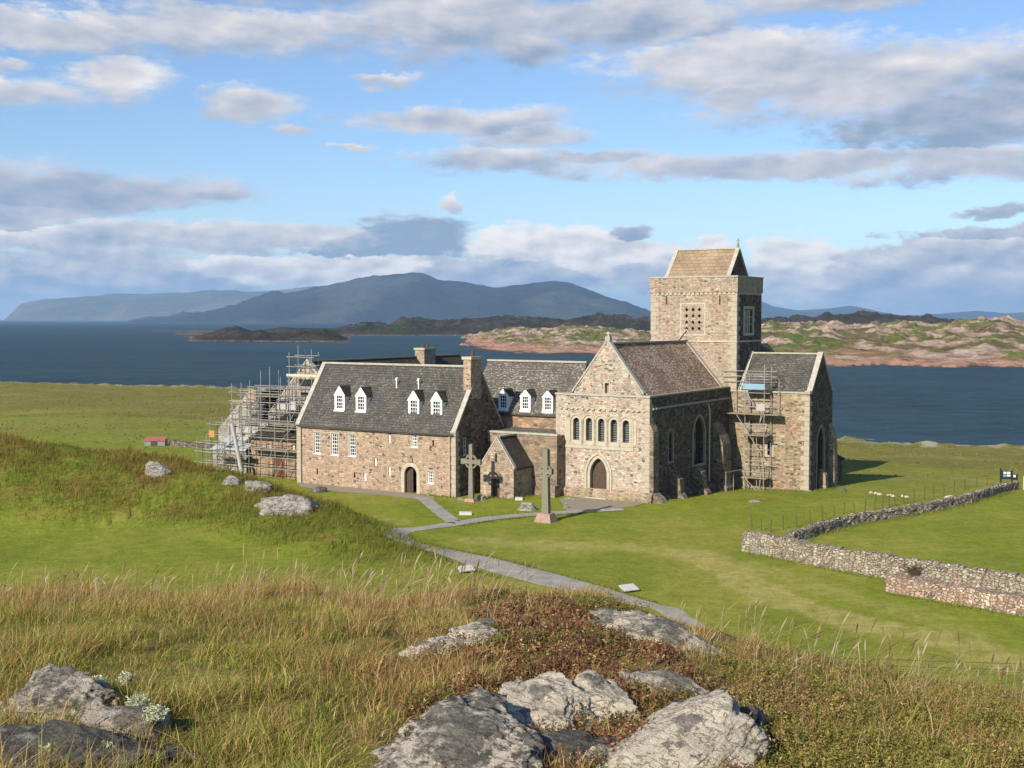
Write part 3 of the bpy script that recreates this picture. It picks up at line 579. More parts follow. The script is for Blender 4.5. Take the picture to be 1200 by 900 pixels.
# ------------------------------------------------------------------ haze between here and the mountains
hz_ = MB().box(-31000, 31000, -900, 31000, -15.0, 620).build('haze', M['void'], uv=False); hz_.data.materials.clear()
hm_ = bpy.data.materials.new('sea_air'); hm_.use_nodes = True; t = NT(hm_.node_tree); t.n.clear()
vol = t.add('ShaderNodeVolumePrincipled'); vol.inputs['Color'].default_value = (.44, .68, 1.0, 1); vol.inputs['Density'].default_value = HAZE; vol.inputs['Anisotropy'].default_value = .1
t.l.new(vol.outputs[0], t.add('ShaderNodeOutputMaterial').inputs['Volume']); hz_.data.materials.append(hm_); tag(hz_, kind='stuff')
hz_.display_type = 'WIRE'
# ------------------------------------------------------------------ builders for masonry details
def rect(u0, u1, z0, z1): return [(u0, z0), (u1, z0), (u1, z1), (u0, z1)]
def pointed(u0, u1, z0, zs, za, n=7):
    uc = (u0 + u1) / 2; l = [(u0, z0), (u1, z0), (u1, zs)]
    for k in range(1, n): q = k / n; l.append((u1 - (u1 - uc) * (1 - math.cos(q * math.pi / 2)) ** .9, zs + (za - zs) * math.sin(q * math.pi / 2) ** 1.0 * (.82 + .18 * q)))
    l.append((uc, za))
    for k in range(n - 1, 0, -1): q = k / n; l.append((u0 + (uc - u0) * (1 - math.cos(q * math.pi / 2)) ** .9, zs + (za - zs) * math.sin(q * math.pi / 2) * (.82 + .18 * q)))
    return l + [(u0, zs)]
def rounded(u0, u1, z0, zs, n=10):
    uc, r = (u0 + u1) / 2, (u1 - u0) / 2
    return [(u0, z0), (u1, z0)] + [(uc + r * math.cos(math.pi * k / n), zs + r * math.sin(math.pi * k / n)) for k in range(n + 1)]
def off(loop, d):
    """the loop grown outwards by d"""
    n = len(loop); A = sum(loop[i][0] * loop[(i + 1) % n][1] - loop[(i + 1) % n][0] * loop[i][1] for i in range(n)); sg = 1 if A > 0 else -1; out = []
    for i in range(n):
        p0, p1, p2 = loop[i - 1], loop[i], loop[(i + 1) % n]
        e1 = (p1[0] - p0[0], p1[1] - p0[1]); e2 = (p2[0] - p1[0], p2[1] - p1[1]); l1, l2 = math.hypot(*e1) or 1e-9, math.hypot(*e2) or 1e-9
        nx, ny = sg * (e1[1] / l1 + e2[1] / l2), sg * -(e1[0] / l1 + e2[0] / l2); L = math.hypot(nx, ny) or 1e-9
        c_ = max(.45, math.sqrt(max(0, (1 + (e1[0] * e2[0] + e1[1] * e2[1]) / (l1 * l2)) / 2))); out.append((p1[0] + nx / L * d / c_, p1[1] + ny / L * d / c_))
    return out
def ring(mb, lo, li, fn, d0, d1):
    """frame between two loops, from depth d0 (negative = proud) to d1"""
    n = len(lo)
    def P(l, d): return [np.array(fn(*q), float) + np.array(fn.inw) * d for q in l]
    a, b_, c_, d_ = P(lo, d0), P(li, d0), P(li, d1), P(lo, d1)
    mb.faces(a + b_ + c_ + d_, [f for k in range(n) for f in ((k, (k + 1) % n, n + (k + 1) % n, n + k), (n + k, n + (k + 1) % n, 2 * n + (k + 1) % n, 2 * n + k), (3 * n + k, 3 * n + (k + 1) % n, (k + 1) % n, k), (2 * n + k, 2 * n + (k + 1) % n, 3 * n + (k + 1) % n, 3 * n + k))])
def west(b0):
    def fn(u, z): return (u, b0, z)
    fn.inw = (0, 1, 0); return fn
def south(a0):
    def fn(u, z): return (a0, u, z)
    fn.inw = (-1, 0, 0); return fn
def at_depth(fn, u, z, d): return np.array(fn(u, z), float) + np.array(fn.inw) * d
def sash(parent, fn, u0, u1, z0, z1, nu, nz_, name='window', reveal=.14, fw=.07, sill=True):
    mb = MB(); ring(mb, rect(u0 - .004, u1 + .004, z0 - .004, z1 + .004), rect(u0 + fw, u1 - fw, z0 + fw, z1 - fw), fn, reveal - .05, reveal + .02)
    for k in range(1, nu): u = u0 + (u1 - u0) * k / nu; mb.beam(at_depth(fn, u, z0 + fw, reveal), at_depth(fn, u, z1 - fw, reveal), .035, .035)
    for k in range(1, nz_):
        z = z0 + (z1 - z0) * k / nz_; q = .06 if nz_ % 2 == 0 and k == nz_ // 2 else .035
        mb.beam(at_depth(fn, u0 + fw, z, reveal), at_depth(fn, u1 - fw, z, reveal), q, q)
    if sill: mb.prism([at_depth(fn, u0 - .06, z0 - .07, -.05), at_depth(fn, u1 + .06, z0 - .07, -.05), at_depth(fn, u1 + .06, z0 - .07, .13), at_depth(fn, u0 - .06, z0 - .07, .13)], [at_depth(fn, u0 - .06, z0 - .006, -.05), at_depth(fn, u1 + .06, z0 - .006, -.05), at_depth(fn, u1 + .06, z0 - .006, .13), at_depth(fn, u0 - .06, z0 - .006, .13)])
    o = mb.build(name, M['white'], parent)
    g = MB(); g.poly([at_depth(fn, *q, reveal + .01) for q in rect(u0, u1, z0, z1)]); g.build('pane', M['glass'], o); return o
def pane_only(parent, fn, loop, depth, mat, name='window', surround=None, sw=.14, bars=0, pane_name='pane', proud=.03):
    """a stone surround (when asked) with its glazing as a sub-part"""
    o = None
    if surround:
        mb = MB(); ring(mb, off(loop, sw), off(loop, -.02), fn, -proud, .12)
        o = mb.build(name, M[surround], parent)
    g = MB(); g.poly([at_depth(fn, *q, depth) for q in off(loop, .02)])
    if bars:
        us = [q[0] for q in loop]; zs = [q[1] for q in loop]
        for k in range(1, bars): u = min(us) + (max(us) - min(us)) * k / bars; g.beam(at_depth(fn, u, min(zs), depth - .03), at_depth(fn, u, max(zs) - .15, depth - .03), .05, .05)
    return g.build(pane_name if o else name, mat, o or parent)
def gable_roof(mb, axis, p0, p1, c_, half, ze, zr, th=.14, lo=None):
    """two sloping slabs; axis 'b' = ridge runs along b from p0 to p1 at a=c_, axis 'a' the other way"""
    for sgn in (-1, 1):
        q = [(p0, c_ + sgn * half, ze), (p1, c_ + sgn * half, ze), (p1, c_, zr), (p0, c_, zr)]
        f = (lambda P: (P[1], P[0], P[2])) if axis == 'b' else (lambda P: P)
        top = [f(P) for P in q]; bot = [(x, y, z - th) for x, y, z in top]; mb.prism(bot, top)
def coping_pair(mb, axis, pos, c_, half, ze, zr, wd=.34, th=.16, up=.12, ext=.05):
    """raised skews along both slopes of a gable"""
    for sgn in (-1, 1):
        pts = []
        for (k, z) in ((half + ext, ze - ext), (0, zr)):
            cc_ = c_ + sgn * k
            pts.append([(cc_, pos - wd / 2, z + up), (cc_, pos + wd / 2, z + up), (cc_, pos + wd / 2, z + up - th), (cc_, pos - wd / 2, z + up - th)])
        f = (lambda P: P) if axis == 'b' else (lambda P: (P[1], P[0], P[2]))
        mb.prism([f(P) for P in pts[0]], [f(P) for P in pts[1]])
def stones_row(mb, fn, u0, u1, z, n, wd, hg, proud):
    mb.prism([at_depth(fn, *q, -proud * .4) for q in rect(u0, u1, z + hg * .2, z + hg * .6)], [at_depth(fn, *q, .05) for q in rect(u0, u1, z + hg * .2, z + hg * .6)])
    for k in range(n):
        u = u0 + (u1 - u0) * (k + .5) / n + random.uniform(-.05, .05)
        mb.prism([at_depth(fn, *q, -proud) for q in rect(u - wd / 2, u + wd / 2, z - hg / 2, z + hg / 2)], [at_depth(fn, *q, .05) for q in rect(u - wd / 2, u + wd / 2, z - hg / 2, z + hg / 2)])
def buttress(mb, fn, u0, u1, zb, steps):
    """weathered buttress: steps = [(z, projection)] from the foot up; fn plane of the wall"""
    prof = [(zb, steps[0][1])] + steps
    for (z0, d0), (z1, d1) in zip(prof[:-1], prof[1:]):
        mb.prism([at_depth(fn, u0, z0, -d0), at_depth(fn, u1, z0, -d0), at_depth(fn, u1, z0, .1), at_depth(fn, u0, z0, .1)], [at_depth(fn, u0, z1, -d1), at_depth(fn, u1, z1, -d1), at_depth(fn, u1, z1, .1), at_depth(fn, u0, z1, .1)])

# ------------------------------------------------------------------ the abbey church: nave, tower, transept
GZ = -1.9                                          # foundations go below the turf
abbey = thing('abbey_church', 'medieval stone abbey church with square tower, pink grey rubble walls and brown slate nave', 'church', (0, 0, 0), 'a')
W0, S0 = west(0.0), south(0.0)
lanc = [rounded(u0, u1, z0, z1 - (u1 - u0) / 2) for u0, u1, z0, z1 in ((-6.62, -6.02, 4.45, 6.25), (-5.48, -4.89, 4.44, 6.28), (-4.40, -3.80, 4.43, 6.27), (-3.31, -2.70, 4.44, 6.25), (-2.27, -1.66, 4.45, 6.23))]
doorl = pointed(-5.10, -3.58, -.3, 1.95, 3.15)
mb = MB()
mb.wall([(-8.16, GZ), (0, GZ), (0, 8.0), (-8.16, 8.0)], lanc + [doorl], W0, (0, .42, 0))
mb.poly([(-8.16, .5, 8.0), (0, .5, 8.0), (0, .5, 6.8), (-8.16, .5, 6.8)])
mb.poly([(-8.16, 0, 8.0), (-8.16, .5, 8.0), (-8.16, .5, GZ), (-8.16, 0, GZ)]); mb.build('west_front', M['front'], abbey)
swin = pointed(3.45, 4.32, 2.75, 4.6, 5.3); bwin = pointed(8.25, 10.6, 2.0, 4.5, 5.98)
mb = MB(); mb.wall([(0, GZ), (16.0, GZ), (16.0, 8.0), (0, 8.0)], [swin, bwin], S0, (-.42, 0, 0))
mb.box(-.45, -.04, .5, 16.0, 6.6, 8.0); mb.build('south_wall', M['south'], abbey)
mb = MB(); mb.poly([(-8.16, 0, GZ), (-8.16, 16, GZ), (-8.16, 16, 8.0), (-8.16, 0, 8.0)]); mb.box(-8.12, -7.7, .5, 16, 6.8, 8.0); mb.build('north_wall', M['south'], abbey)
# parapet copings
mb = MB(); mb.box(-8.24, .08, -.08, .52, 8.0, 8.14); mb.build('parapet_coping', M['coping'], abbey)
mb = MB(); mb.box(-.5, .09, .522, 16.0, 8.0, 8.12); mb.build('parapet_coping', M['darktrim'], abbey)
# gable behind the parapet, roof
mb = MB(); gl = [(-7.0, 7.4), (-1.05, 7.4), (-1.05, 8.25), (-4.03, 12.32), (-7.0, 8.25)]; slit = rect(-4.26, -3.86, 8.16, 9.0)
W8 = west(.8); mb.wall(gl, [slit], W8, (0, .35, 0)); mb.poly([(u, 1.2, z) for u, z in gl]); mb.build('west_gable', M['front'], abbey)
pane_only(abbey, W8, slit, .3, M['darktrim'], 'blocked_window', 'dressed', .1)
mb = MB(); coping_pair(mb, 'b', .98, -4.03, 3.1, 8.2, 12.32, .46, .2, .16); mb.box(-4.23, -3.83, .78, 1.18, 12.3, 12.62); mb.build('gable_coping', M['coping'], abbey)
mb = MB(); mb.beam((-4.03, .98, 12.62), (-4.03, .98, 13.0), .12, .12); mb.beam((-4.22, .98, 12.86), (-3.84, .98, 12.86), .1, .1); mb.build('gable_cross', M['coping'], abbey)
mb = MB(); gable_roof(mb, 'b', 1.2, 16.0, -4.03, 3.62, 7.75, 12.05); mb.build('nave_roof', M['slate_brown'], abbey)
mb = MB(); mb.box(-4.2, -3.86, 1.25, 15.8, 12.0, 12.13); mb.build('ridge_stones', M['lead'], abbey)
mb = MB(); coping_pair(mb, 'b', 15.72, -4.03, 3.7, 7.75, 12.05, .5, .14, .16); coping_pair(mb, 'b', 15.93, -4.03, 3.3, 9.1, 12.95, .14, .12, .16); mb.build('roof_flashing', M['coping'], abbey)
# west front openings
for l in lanc: pane_only(abbey, W0, l, .36, M['leaded'], 'window', 'dressed', .16, proud=.05)
mb = MB()
for k, l in enumerate(lanc):
    ring(mb, off(l, .32), off(l, .20), W0, -.09, .04)
edges = [-7.28] + [(a_[1][0] + b_[0][0]) / 2 for a_, b_ in zip(lanc[:-1], lanc[1:])] + [-1.58]
for u in edges[1:-1]: mb.prism([at_depth(W0, *q, -.035) for q in rect(u - .12, u + .12, 4.0, 5.75)], [at_depth(W0, *q, .03) for q in rect(u - .12, u + .12, 4.0, 5.75)])
mb.prism([at_depth(W0, *q, -.06) for q in rect(-7.3, -1.3, 3.84, 4.30)], [at_depth(W0, *q, .03) for q in rect(-7.3, -1.3, 3.84, 4.30)])
for u in (-7.15, -1.25): mb.prism([at_depth(W0, *q, -.035) for q in rect(u - .17, u + .17, 4.302, 6.2)], [at_depth(W0, *q, .03) for q in rect(u - .17, u + .17, 4.302, 6.2)])
mb.build('window_arcade', M['dressed'], abbey)
mb = MB(); ring(mb, off(doorl, .20), off(doorl, -.02), W0, -.06, .3); ring(mb, off(doorl, .42), off(doorl, .26), W0, -.10, .05); o = mb.build('door_arch', M['dressed'], abbey)
mb = MB(); dl = off(doorl, .02); mb.poly([at_depth(W0, *q, .36) for q in dl])
for k in range(1, 7):
    u = -5.10 + 1.52 * k / 7; h_ = 1.95 + 1.1 * (1 - abs((u + 4.34) / .80) ** 1.6); mb.beam(at_depth(W0, u, 0, .355), at_depth(W0, u, h_, .355), .022, .03)
for z in (.45, 1.75): mb.beam(at_depth(W0, -5.05, z, .35), at_depth(W0, -3.63, z, .35), .03, .09)
mb.build('door', M['wood'], abbey)
mb = MB(); mb.box(-5.3, -3.4, -.5, .3, -.15, .10); mb.build('door_step', M['dressed'], abbey)
mb = MB(); stones_row(mb, W0, -7.9, -.2, 6.95, 16, .22, .12, .14); mb.build('corbel_course', M['dressed'], abbey)
mb = MB(); mq = MB()
for k in range(16):
    z = .1 + k * .49; wd = .62 if k % 2 else .36; mb.box(-wd, .025, -.025, .98 - wd, z, z + .46)
    if k > 9: mq.box(-8.185, -8.16 + wd * .8, -.022, .3, z, z + .45)
mb.build('quoins', M['quoin'], abbey); mq.build('quoins', M['quoin'], abbey)
mb = MB(); buttress(mb, W0, -7.6, .35, GZ, [(.0, .38), (.45, .34), (.75, .06)]) ; mb.build('plinth', M['transept'], abbey)
# south wall details
pane_only(abbey, S0, swin, .36, M['glass'], 'window', 'darktrim', .12); pane_only(abbey, S0, bwin, .36, M['glass'], 'window', 'darktrim', .2, bars=3, proud=.06)
mb = MB(); stones_row(mb, S0, .3, 15.8, 7.12, 34, .2, .13, .16); mb.build('corbel_course', M['coping'], abbey)
mb = MB(); mb.tube((.14, 11.35, -1.0), (.14, 11.35, 6.2), .075); mb.tube((.14, 11.35, 6.2), (.02, 11.35, 6.9), .075); mb.build('downpipe', M['pipe_tan'], abbey)
mb = MB(); buttress(mb, S0, 12.3, 14.0, GZ, [(-.3, 1.35), (.1, 1.1), (3.4, .95), (4.1, .7), (5.2, .08)]); mb.build('buttress', M['butt'], abbey)
for u0, u1, z1 in ((3.75, 4.5, 1.75), (8.15, 9.0, 1.9)):
    mb = MB(); buttress(mb, S0, u0, u1, GZ, [(-.2, 1.35), (.35, .95), (z1 - .35, .85), (z1, .15)]); mb.build('buttress', M['butt'], abbey)
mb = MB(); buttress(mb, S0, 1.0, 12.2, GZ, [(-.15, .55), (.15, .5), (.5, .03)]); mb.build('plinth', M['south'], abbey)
mb = MB(); buttress(mb, S0, -.02, .95, GZ, [(-.1, 1.25), (.35, .9), (.75, .38), (5.4, .34), (6.1, .03)]); mb.build('corner_buttress', M['butt'], abbey)
# tower
TW = west(16.02); TA0, TA1, TB1 = -7.55, .62, 22.0
dia = []
for r_ in range(4):
    for q_ in range(3):
        u, z = -4.08 + q_ * .60, 13.12 + r_ * .56; dia.append([(u - .165, z), (u, z - .20), (u + .165, z), (u, z + .20)])
sl1, sl2 = rect(-6.10, -5.99, 15.25, 16.02), rect(-1.02, -.91, 15.2, 16.0)
mb = MB(); mb.wall([(TA0, 6.5), (TA1, 6.5), (TA1, 16.3), (TA0, 16.3)], dia + [sl1, sl2], TW, (0, .35, 0)); mb.build('tower_west_wall', M['tower'], abbey)
TS = south(TA1); twin = rect(17.75, 19.95, 12.72, 14.9)
mb = MB(); mb.wall([(16.02, 6.5), (TB1, 6.5), (TB1, 16.3), (16.02, 16.3)], [twin], TS, (-.4, 0, 0))
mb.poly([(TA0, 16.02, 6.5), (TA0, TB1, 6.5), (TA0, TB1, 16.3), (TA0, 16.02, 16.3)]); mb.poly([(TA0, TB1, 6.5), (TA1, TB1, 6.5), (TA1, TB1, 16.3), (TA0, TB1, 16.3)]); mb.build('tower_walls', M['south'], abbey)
mb = MB(); mb.poly([at_depth(TW, *q, .34) for q in rect(-4.5, -2.5, 12.7, 15.2)]); mb.build('lattice_window', M['void'], abbey)
for l in (sl1, sl2): mb = MB(); mb.poly([at_depth(TW, *q, .33) for q in l]); mb.build('slit_window', M['void'], abbey)
mb = MB(); pl = rect(-4.55, -2.42, 12.65, 15.25); ring(mb, off(pl, .16), pl, TW, -.03, .05); mb.build('lattice_surround', M['dressed'], abbey)
pane_only(abbey, TS, twin, .34, M['void'], 'window', 'dressed', .2, pane_name='opening')
mb = MB()
for k in range(1, 4): u = 17.75 + 2.2 * k / 4; mb.beam(at_depth(TS, u, 12.7, .2), at_depth(TS, u, 14.9, .2), .16, .16)
for k in range(3): z = 13.2 + k * .62; mb.beam(at_depth(TS, 17.8, z + .2 * (k % 2), .22), at_depth(TS, 19.9, z + .35, .22), .1, .1)
mb.build('tracery', M['dressed'], abbey)
mb = MB(); x0, x1, y0, y1 = TA0 - .09, TA1 + .09, 15.91, TB1 + .09
mb.box(x0, x1, y0, y0 + .45, 16.3, 17.62); mb.box(x0, x1, y1 - .45, y1, 16.3, 17.62); mb.box(x0, x0 + .45, y0 + .45, y1 - .45, 16.3, 17.62); mb.box(x1 - .45, x1, y0 + .45, y1 - .45, 16.3, 17.62); mb.build('tower_parapet', M['tower'], abbey)
mb = MB(); mb.box(x0 - .05, x1 + .05, y0 - .05, y0 + .5, 17.62, 17.74); mb.box(x0 - .05, x1 + .05, y1 - .5, y1 + .05, 17.62, 17.74); mb.box(x0 - .05, x0 + .5, y0 + .5, y1 - .5, 17.62, 17.74); mb.box(x1 - .5, x1 + .05, y0 + .5, y1 - .5, 17.62, 17.74); mb.build('parapet_coping', M['coping'], abbey)
mb = MB(); stones_row(mb, TW, TA0 + .1, TA1 - .1, 16.2, 19, .24, .2, .085); stones_row(mb, TS, 16.2, 21.9, 16.2, 13, .24, .2, .085); mb.build('corbel_course', M['dressed'], abbey)
mb = MB(); mb.box(TA0 - .05, TA1 + .07, 15.95, 16.1, 11.95, 12.1); mb.box(TA1 - .1, TA1 + .072, 16.102, TB1 + .05, 11.95, 12.1); mb.build('string_course', M['dressed'], abbey)
mb = MB(); mq = MB()
for k in range(20):
    z = 8 + k * .415; wd = .8 if k % 2 else .5; mb.box(TA1 - wd, TA1 + .022, 15.998, 16.02 + 1.2 - wd, z, z + .39)
    if z > 12.2: mq.box(TA0 - .022, TA0 + wd, 15.998, 16.5, z, z + .39)
mb.build('tower_quoins', M['quoin'], abbey); mq.build('tower_quoins', M['quoin'], abbey)
mb = MB(); mb.box(TA0 + .2, TA1 - .2, 16.2, TB1 - .2, 16.9, 17.0); mb.build('tower_roof_deck', M['lead'], abbey)
mb = MB(); gable_roof(mb, 'a', -6.45, -.42, 19.0, 2.35, 17.55, 20.2); mb.build('tower_roof', M['slate_tan'], abbey)
for a_ in (-.5, -6.4):
    mb = MB(); gl = [(16.75, 17.0), (21.25, 17.0), (21.25, 17.5), (19.0, 20.1), (16.75, 17.5)]; mb.extr([(a_, u, z) for u, z in gl], (-.25 if a_ > -1 else .25, 0, 0))
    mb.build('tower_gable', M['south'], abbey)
mb = MB(); coping_pair(mb, 'a', -.5, 19.0, 2.3, 17.55, 20.2, .36, .16, .14); mb.build('tower_roof_coping', M['coping'], abbey); mb = MB(); coping_pair(mb, 'a', -6.4, 19.0, 2.3, 17.55, 20.2, .36, .16, .14); mb.box(-6.5, -.4, 18.9, 19.1, 20.2, 20.32); mb.build('tower_roof_coping', M['coping'], abbey)
mb = MB(); mb.tube((-.5, 19, 20.3), (-.5, 19, 20.7), .13, 6, .08); mb.tube((-.5, 19, 20.7), (-.5, 19, 21.15), .05); mb.beam((-.62, 19, 20.95), (-.38, 19, 20.95), .07, .07); mb.build('finial', M['darktrim'], abbey)
# south transept
XW = west(16.0); XA, XB = 7.16, 22.3
slw = rect(3.50, 3.88, 2.3, 3.55); mb = MB(); mb.wall([(0, GZ - .6), (XA, GZ - .6), (XA, 7.7), (0, 7.7)], [slw], XW, (0, .4, 0)); mb.build('transept_west_wall', M['transept'], abbey)
XS = south(XA); xwin = pointed(18.2, 20.1, -.9, 3.3, 4.7)
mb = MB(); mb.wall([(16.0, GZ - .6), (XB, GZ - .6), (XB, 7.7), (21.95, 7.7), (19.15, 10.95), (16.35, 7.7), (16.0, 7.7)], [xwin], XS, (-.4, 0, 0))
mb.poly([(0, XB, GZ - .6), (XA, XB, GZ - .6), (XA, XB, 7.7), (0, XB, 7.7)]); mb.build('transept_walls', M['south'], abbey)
pane_only(abbey, XW, slw, .3, M['void'], 'window', 'dressed', .2); pane_only(abbey, XS, xwin, .34, M['glass'], 'window', 'darktrim', .2, bars=3)
mb = MB(); mb.box(0.1, XA + .06, 15.93, 16.4, 7.7, 7.82); mb.build('eaves_coping', M['coping'], abbey)
mb = MB(); mb.box(XA - .4, XA + .1, 21.9, XB + .2, 7.7, 7.95); mb.build('skew_stone', M['coping'], abbey); MB().box(XA - .4, XA + .08, 15.9, 16.5, 7.822, 7.95).build('skew_stone', M['coping'], abbey)
mb = MB(); gable_roof(mb, 'a', .7, XA - .3, 19.15, 2.95, 7.62, 10.95); mb.build('transept_roof', M['slate_grey'], abbey)
mb = MB(); coping_pair(mb, 'a', XA - .12, 19.15, 2.9, 7.72, 11.0, .46, .2, .16); mb.build('transept_coping', M['coping'], abbey); mb = MB(); mb.box(.66, XA - .35, 19.02, 19.28, 10.93, 11.06); coping_pair(mb, 'a', .85, 19.15, 2.9, 7.72, 11.0, .3, .2, .14); mb.build('transept_coping', M['coping'], abbey)
for k in range(6): u = 3.3 + k * .63; MB().box(u, u + .26, 15.9, 16.05, 6.25, 6.42).build('putlog_stone', M['darktrim'], abbey)
mb = MB(); buttress(mb, XS, 21.3, 22.25, GZ - .6, [(-1.1, .95), (-.8, .6), (2.9, .5), (3.6, .42), (4.8, .04)]); mb.build('buttress', M['transept'], abbey)
mb = MB(); buttress(mb, XS, 19.0, 19.6, GZ - .6, [(-1.0, .9), (-.7, .6), (.55, .5), (1.0, .06)]); mb.build('buttress', M['transept'], abbey)
mb = MB(); buttress(mb, XW, -.02, XA + .3, GZ - .6, [(-.95, .34), (-.7, .26), (-.45, .03)]); mb.build('plinth', M['transept'], abbey)
mb = MB()
for k in range(20):
    z = -.9 + k * .42; wd = .7 if k % 2 else .42; mb.box(XA - wd, XA + .022, 15.978, 17.05 - wd, z, z + .39)
mb.build('transept_quoins', M['quoin'], abbey)
# choir and its aisle behind the transept
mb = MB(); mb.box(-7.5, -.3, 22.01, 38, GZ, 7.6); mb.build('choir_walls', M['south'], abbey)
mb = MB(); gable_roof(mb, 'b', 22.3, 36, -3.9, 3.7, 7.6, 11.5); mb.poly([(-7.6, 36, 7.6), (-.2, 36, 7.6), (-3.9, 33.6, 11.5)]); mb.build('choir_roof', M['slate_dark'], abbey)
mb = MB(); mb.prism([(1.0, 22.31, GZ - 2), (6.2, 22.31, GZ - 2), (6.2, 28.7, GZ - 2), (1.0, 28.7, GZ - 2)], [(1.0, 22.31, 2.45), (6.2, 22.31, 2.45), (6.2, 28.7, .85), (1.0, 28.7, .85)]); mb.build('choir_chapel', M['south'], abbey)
mb = MB(); mb.prism([(.9, 22.32, 2.46), (6.4, 22.32, 2.46), (6.4, 28.95, .80), (.9, 28.95, .80)], [(.9, 22.32, 2.62), (6.4, 22.32, 2.62), (6.4, 28.95, .96), (.9, 28.95, .96)]); mb.build('chapel_roof', M['slate_dark'], abbey)

# ------------------------------------------------------------------ the west range with its four dormers
HA0, HA1, HB0, HB1 = -30.45, -14.0, -5.63, 1.37
house = thing('stone_house', 'long pink tan stone range with four white dormers, grey slate roof and arched doorway', 'house', (-22, HB0, 0), 'a')
HW = west(HB0); hdoor = rounded(-19.02, -17.76, -.3, 1.55)
tall = [(-28.52, -27.84, 2.64, 4.42), (-26.62, -25.92, 2.62, 4.42), (-24.74, -24.03, 2.64, 4.42)]; small = [(-18.24, -17.72, 3.75, 4.74), (-16.70, -16.14, .95, 1.90)]
pale = [(-20.65, -20.42, 3.92, 4.63), (-22.06, -21.86, 1.98, 2.67), (-20.63, -20.42, 1.30, 2.0), (-23.2, -22.94, .66, 1.32)]; dark = [(-28.29, -28.14, .85, 1.36), (-24.24, -24.07, .84, 1.31), (-16.23, -16.07, 3.88, 4.40)]
mb = MB(); mb.wall([(HA0, GZ), (HA1, GZ), (HA1, 5.0), (HA0, 5.0)], [hdoor] + [rect(*q) for q in tall + small + pale + dark], HW, (0, .32, 0)); mb.build('west_wall', M['house'], house)
ap = -2.2; HS = south(HA1); gw = rect(-4.55, -3.95, 3.25, 4.6)
for a_, nm in ((HA1, 'gable_wall'), (HA0, 'gable_wall')):
    mb = MB(); l = [(HB0, GZ), (HB1, GZ), (HB1, 5.0), (ap, 10.05), (HB0, 5.0)]
    if a_ == HA1: mb.wall(l, [gw], HS, (-.3, 0, 0))
    else: mb.poly([(a_, u, z) for u, z in l]); mb.poly([(HA0, HB1, GZ), (HA1, HB1, GZ), (HA1, HB1, 5.0), (HA0, HB1, 5.0)])
    mb.build(nm, M['gable'], house)
sash(house, HS, -4.55, -3.95, 3.25, 4.6, 2, 4, reveal=.2)
mb = MB(); gable_roof(mb, 'a', HA0 + .3, HA1 - .3, ap, 3.62, 4.93, 10.12); mb.build('roof', M['slate_grey'], house)
mb = MB(); coping_pair(mb, 'a', HA1 - .16, ap, 3.5, 4.98, 10.05, .42, .2, .18); mb.box(HA1 - .42, HA1 + .08, HB0 - .12, HB0 + .35, 4.85, 5.2); mb.build('gable_coping', M['coping'], house); mb = MB(); coping_pair(mb, 'a', HA0 + .16, ap, 3.5, 4.98, 10.05, .42, .2, .18); mb.build('gable_coping', M['coping'], house)
mb = MB(); mb.box(HA0 + .4, HA1 - .4, ap - .16, ap + .16, 10.08, 10.24); mb.build('ridge_stones', M['coping'], house)
mb = MB(); mb.tube((HA0 + .1, HB0 - .16, 4.94), (HA1 - .1, HB0 - .16, 4.90), .075, 6); mb.build('gutter', M['dark_lead'], house)
for u in (-29.95, -14.5): mb = MB(); mb.tube((u, HB0 - .12, 0), (u, HB0 - .12, 4.9), .055); mb.build('downpipe', M['pipe_tan'], house)
for q in tall: sash(house, HW, *q, 3, 6, reveal=.13)
for q in small: sash(house, HW, *q, 3, 4, reveal=.13)
for q in pale: pane_only(house, HW, rect(*q), .1, M['white'], 'slit_window')
for q in dark: pane_only(house, HW, rect(*q), .28, M['void'], 'slit_window')
for q in tall + small: mb = MB(); ring(mb, off(rect(*q), .13), off(rect(*q), -.003), HW, -.012, .09); mb.build('window_margin', M['quoin'], house)
mb = MB(); ring(mb, off(hdoor, .30), off(hdoor, -.015), HW, -.03, .2); mb.build('door_arch', M['dressed'], house)
mb = MB(); mb.poly([at_depth(HW, *q, 1.2) for q in off(hdoor, .4)]); mb.build('doorway', M['void'], house)
mb = MB(); mb.box(-19.0, -18.36, HB0 + .3, HB0 + .37, 0.02, 2.0)
for k in range(4): mb.box(-19.0 + k * .16, -18.98 + k * .16, HB0 + .28, HB0 + .298, .05, 2.0)
mb.build('door', M['wood'], house)
mb = MB(); mb.box(-18.62, -18.18, HB0 - .12, HB0 + .1, 2.55, 2.9); mb.box(-18.5, -18.28, HB0 - .17, HB0 + .1, 2.902, 3.05); mb.build('carved_stone', M['darktrim'], house)
mb = MB(); mq = MB()
for k in range(14):
    z = .0 + k * .36; wd = .55 if k % 2 else .34; mb.box(HA1 - wd, HA1 + .02, HB0 - .02, HB0 + .9 - wd, z, z + .33); mq.box(HA0 - .02, HA0 + wd, HB0 - .02, HB0 + .4, z, z + .33)
mb.build('quoins', M['quoin'], house); mq.build('quoins', M['quoin'], house)
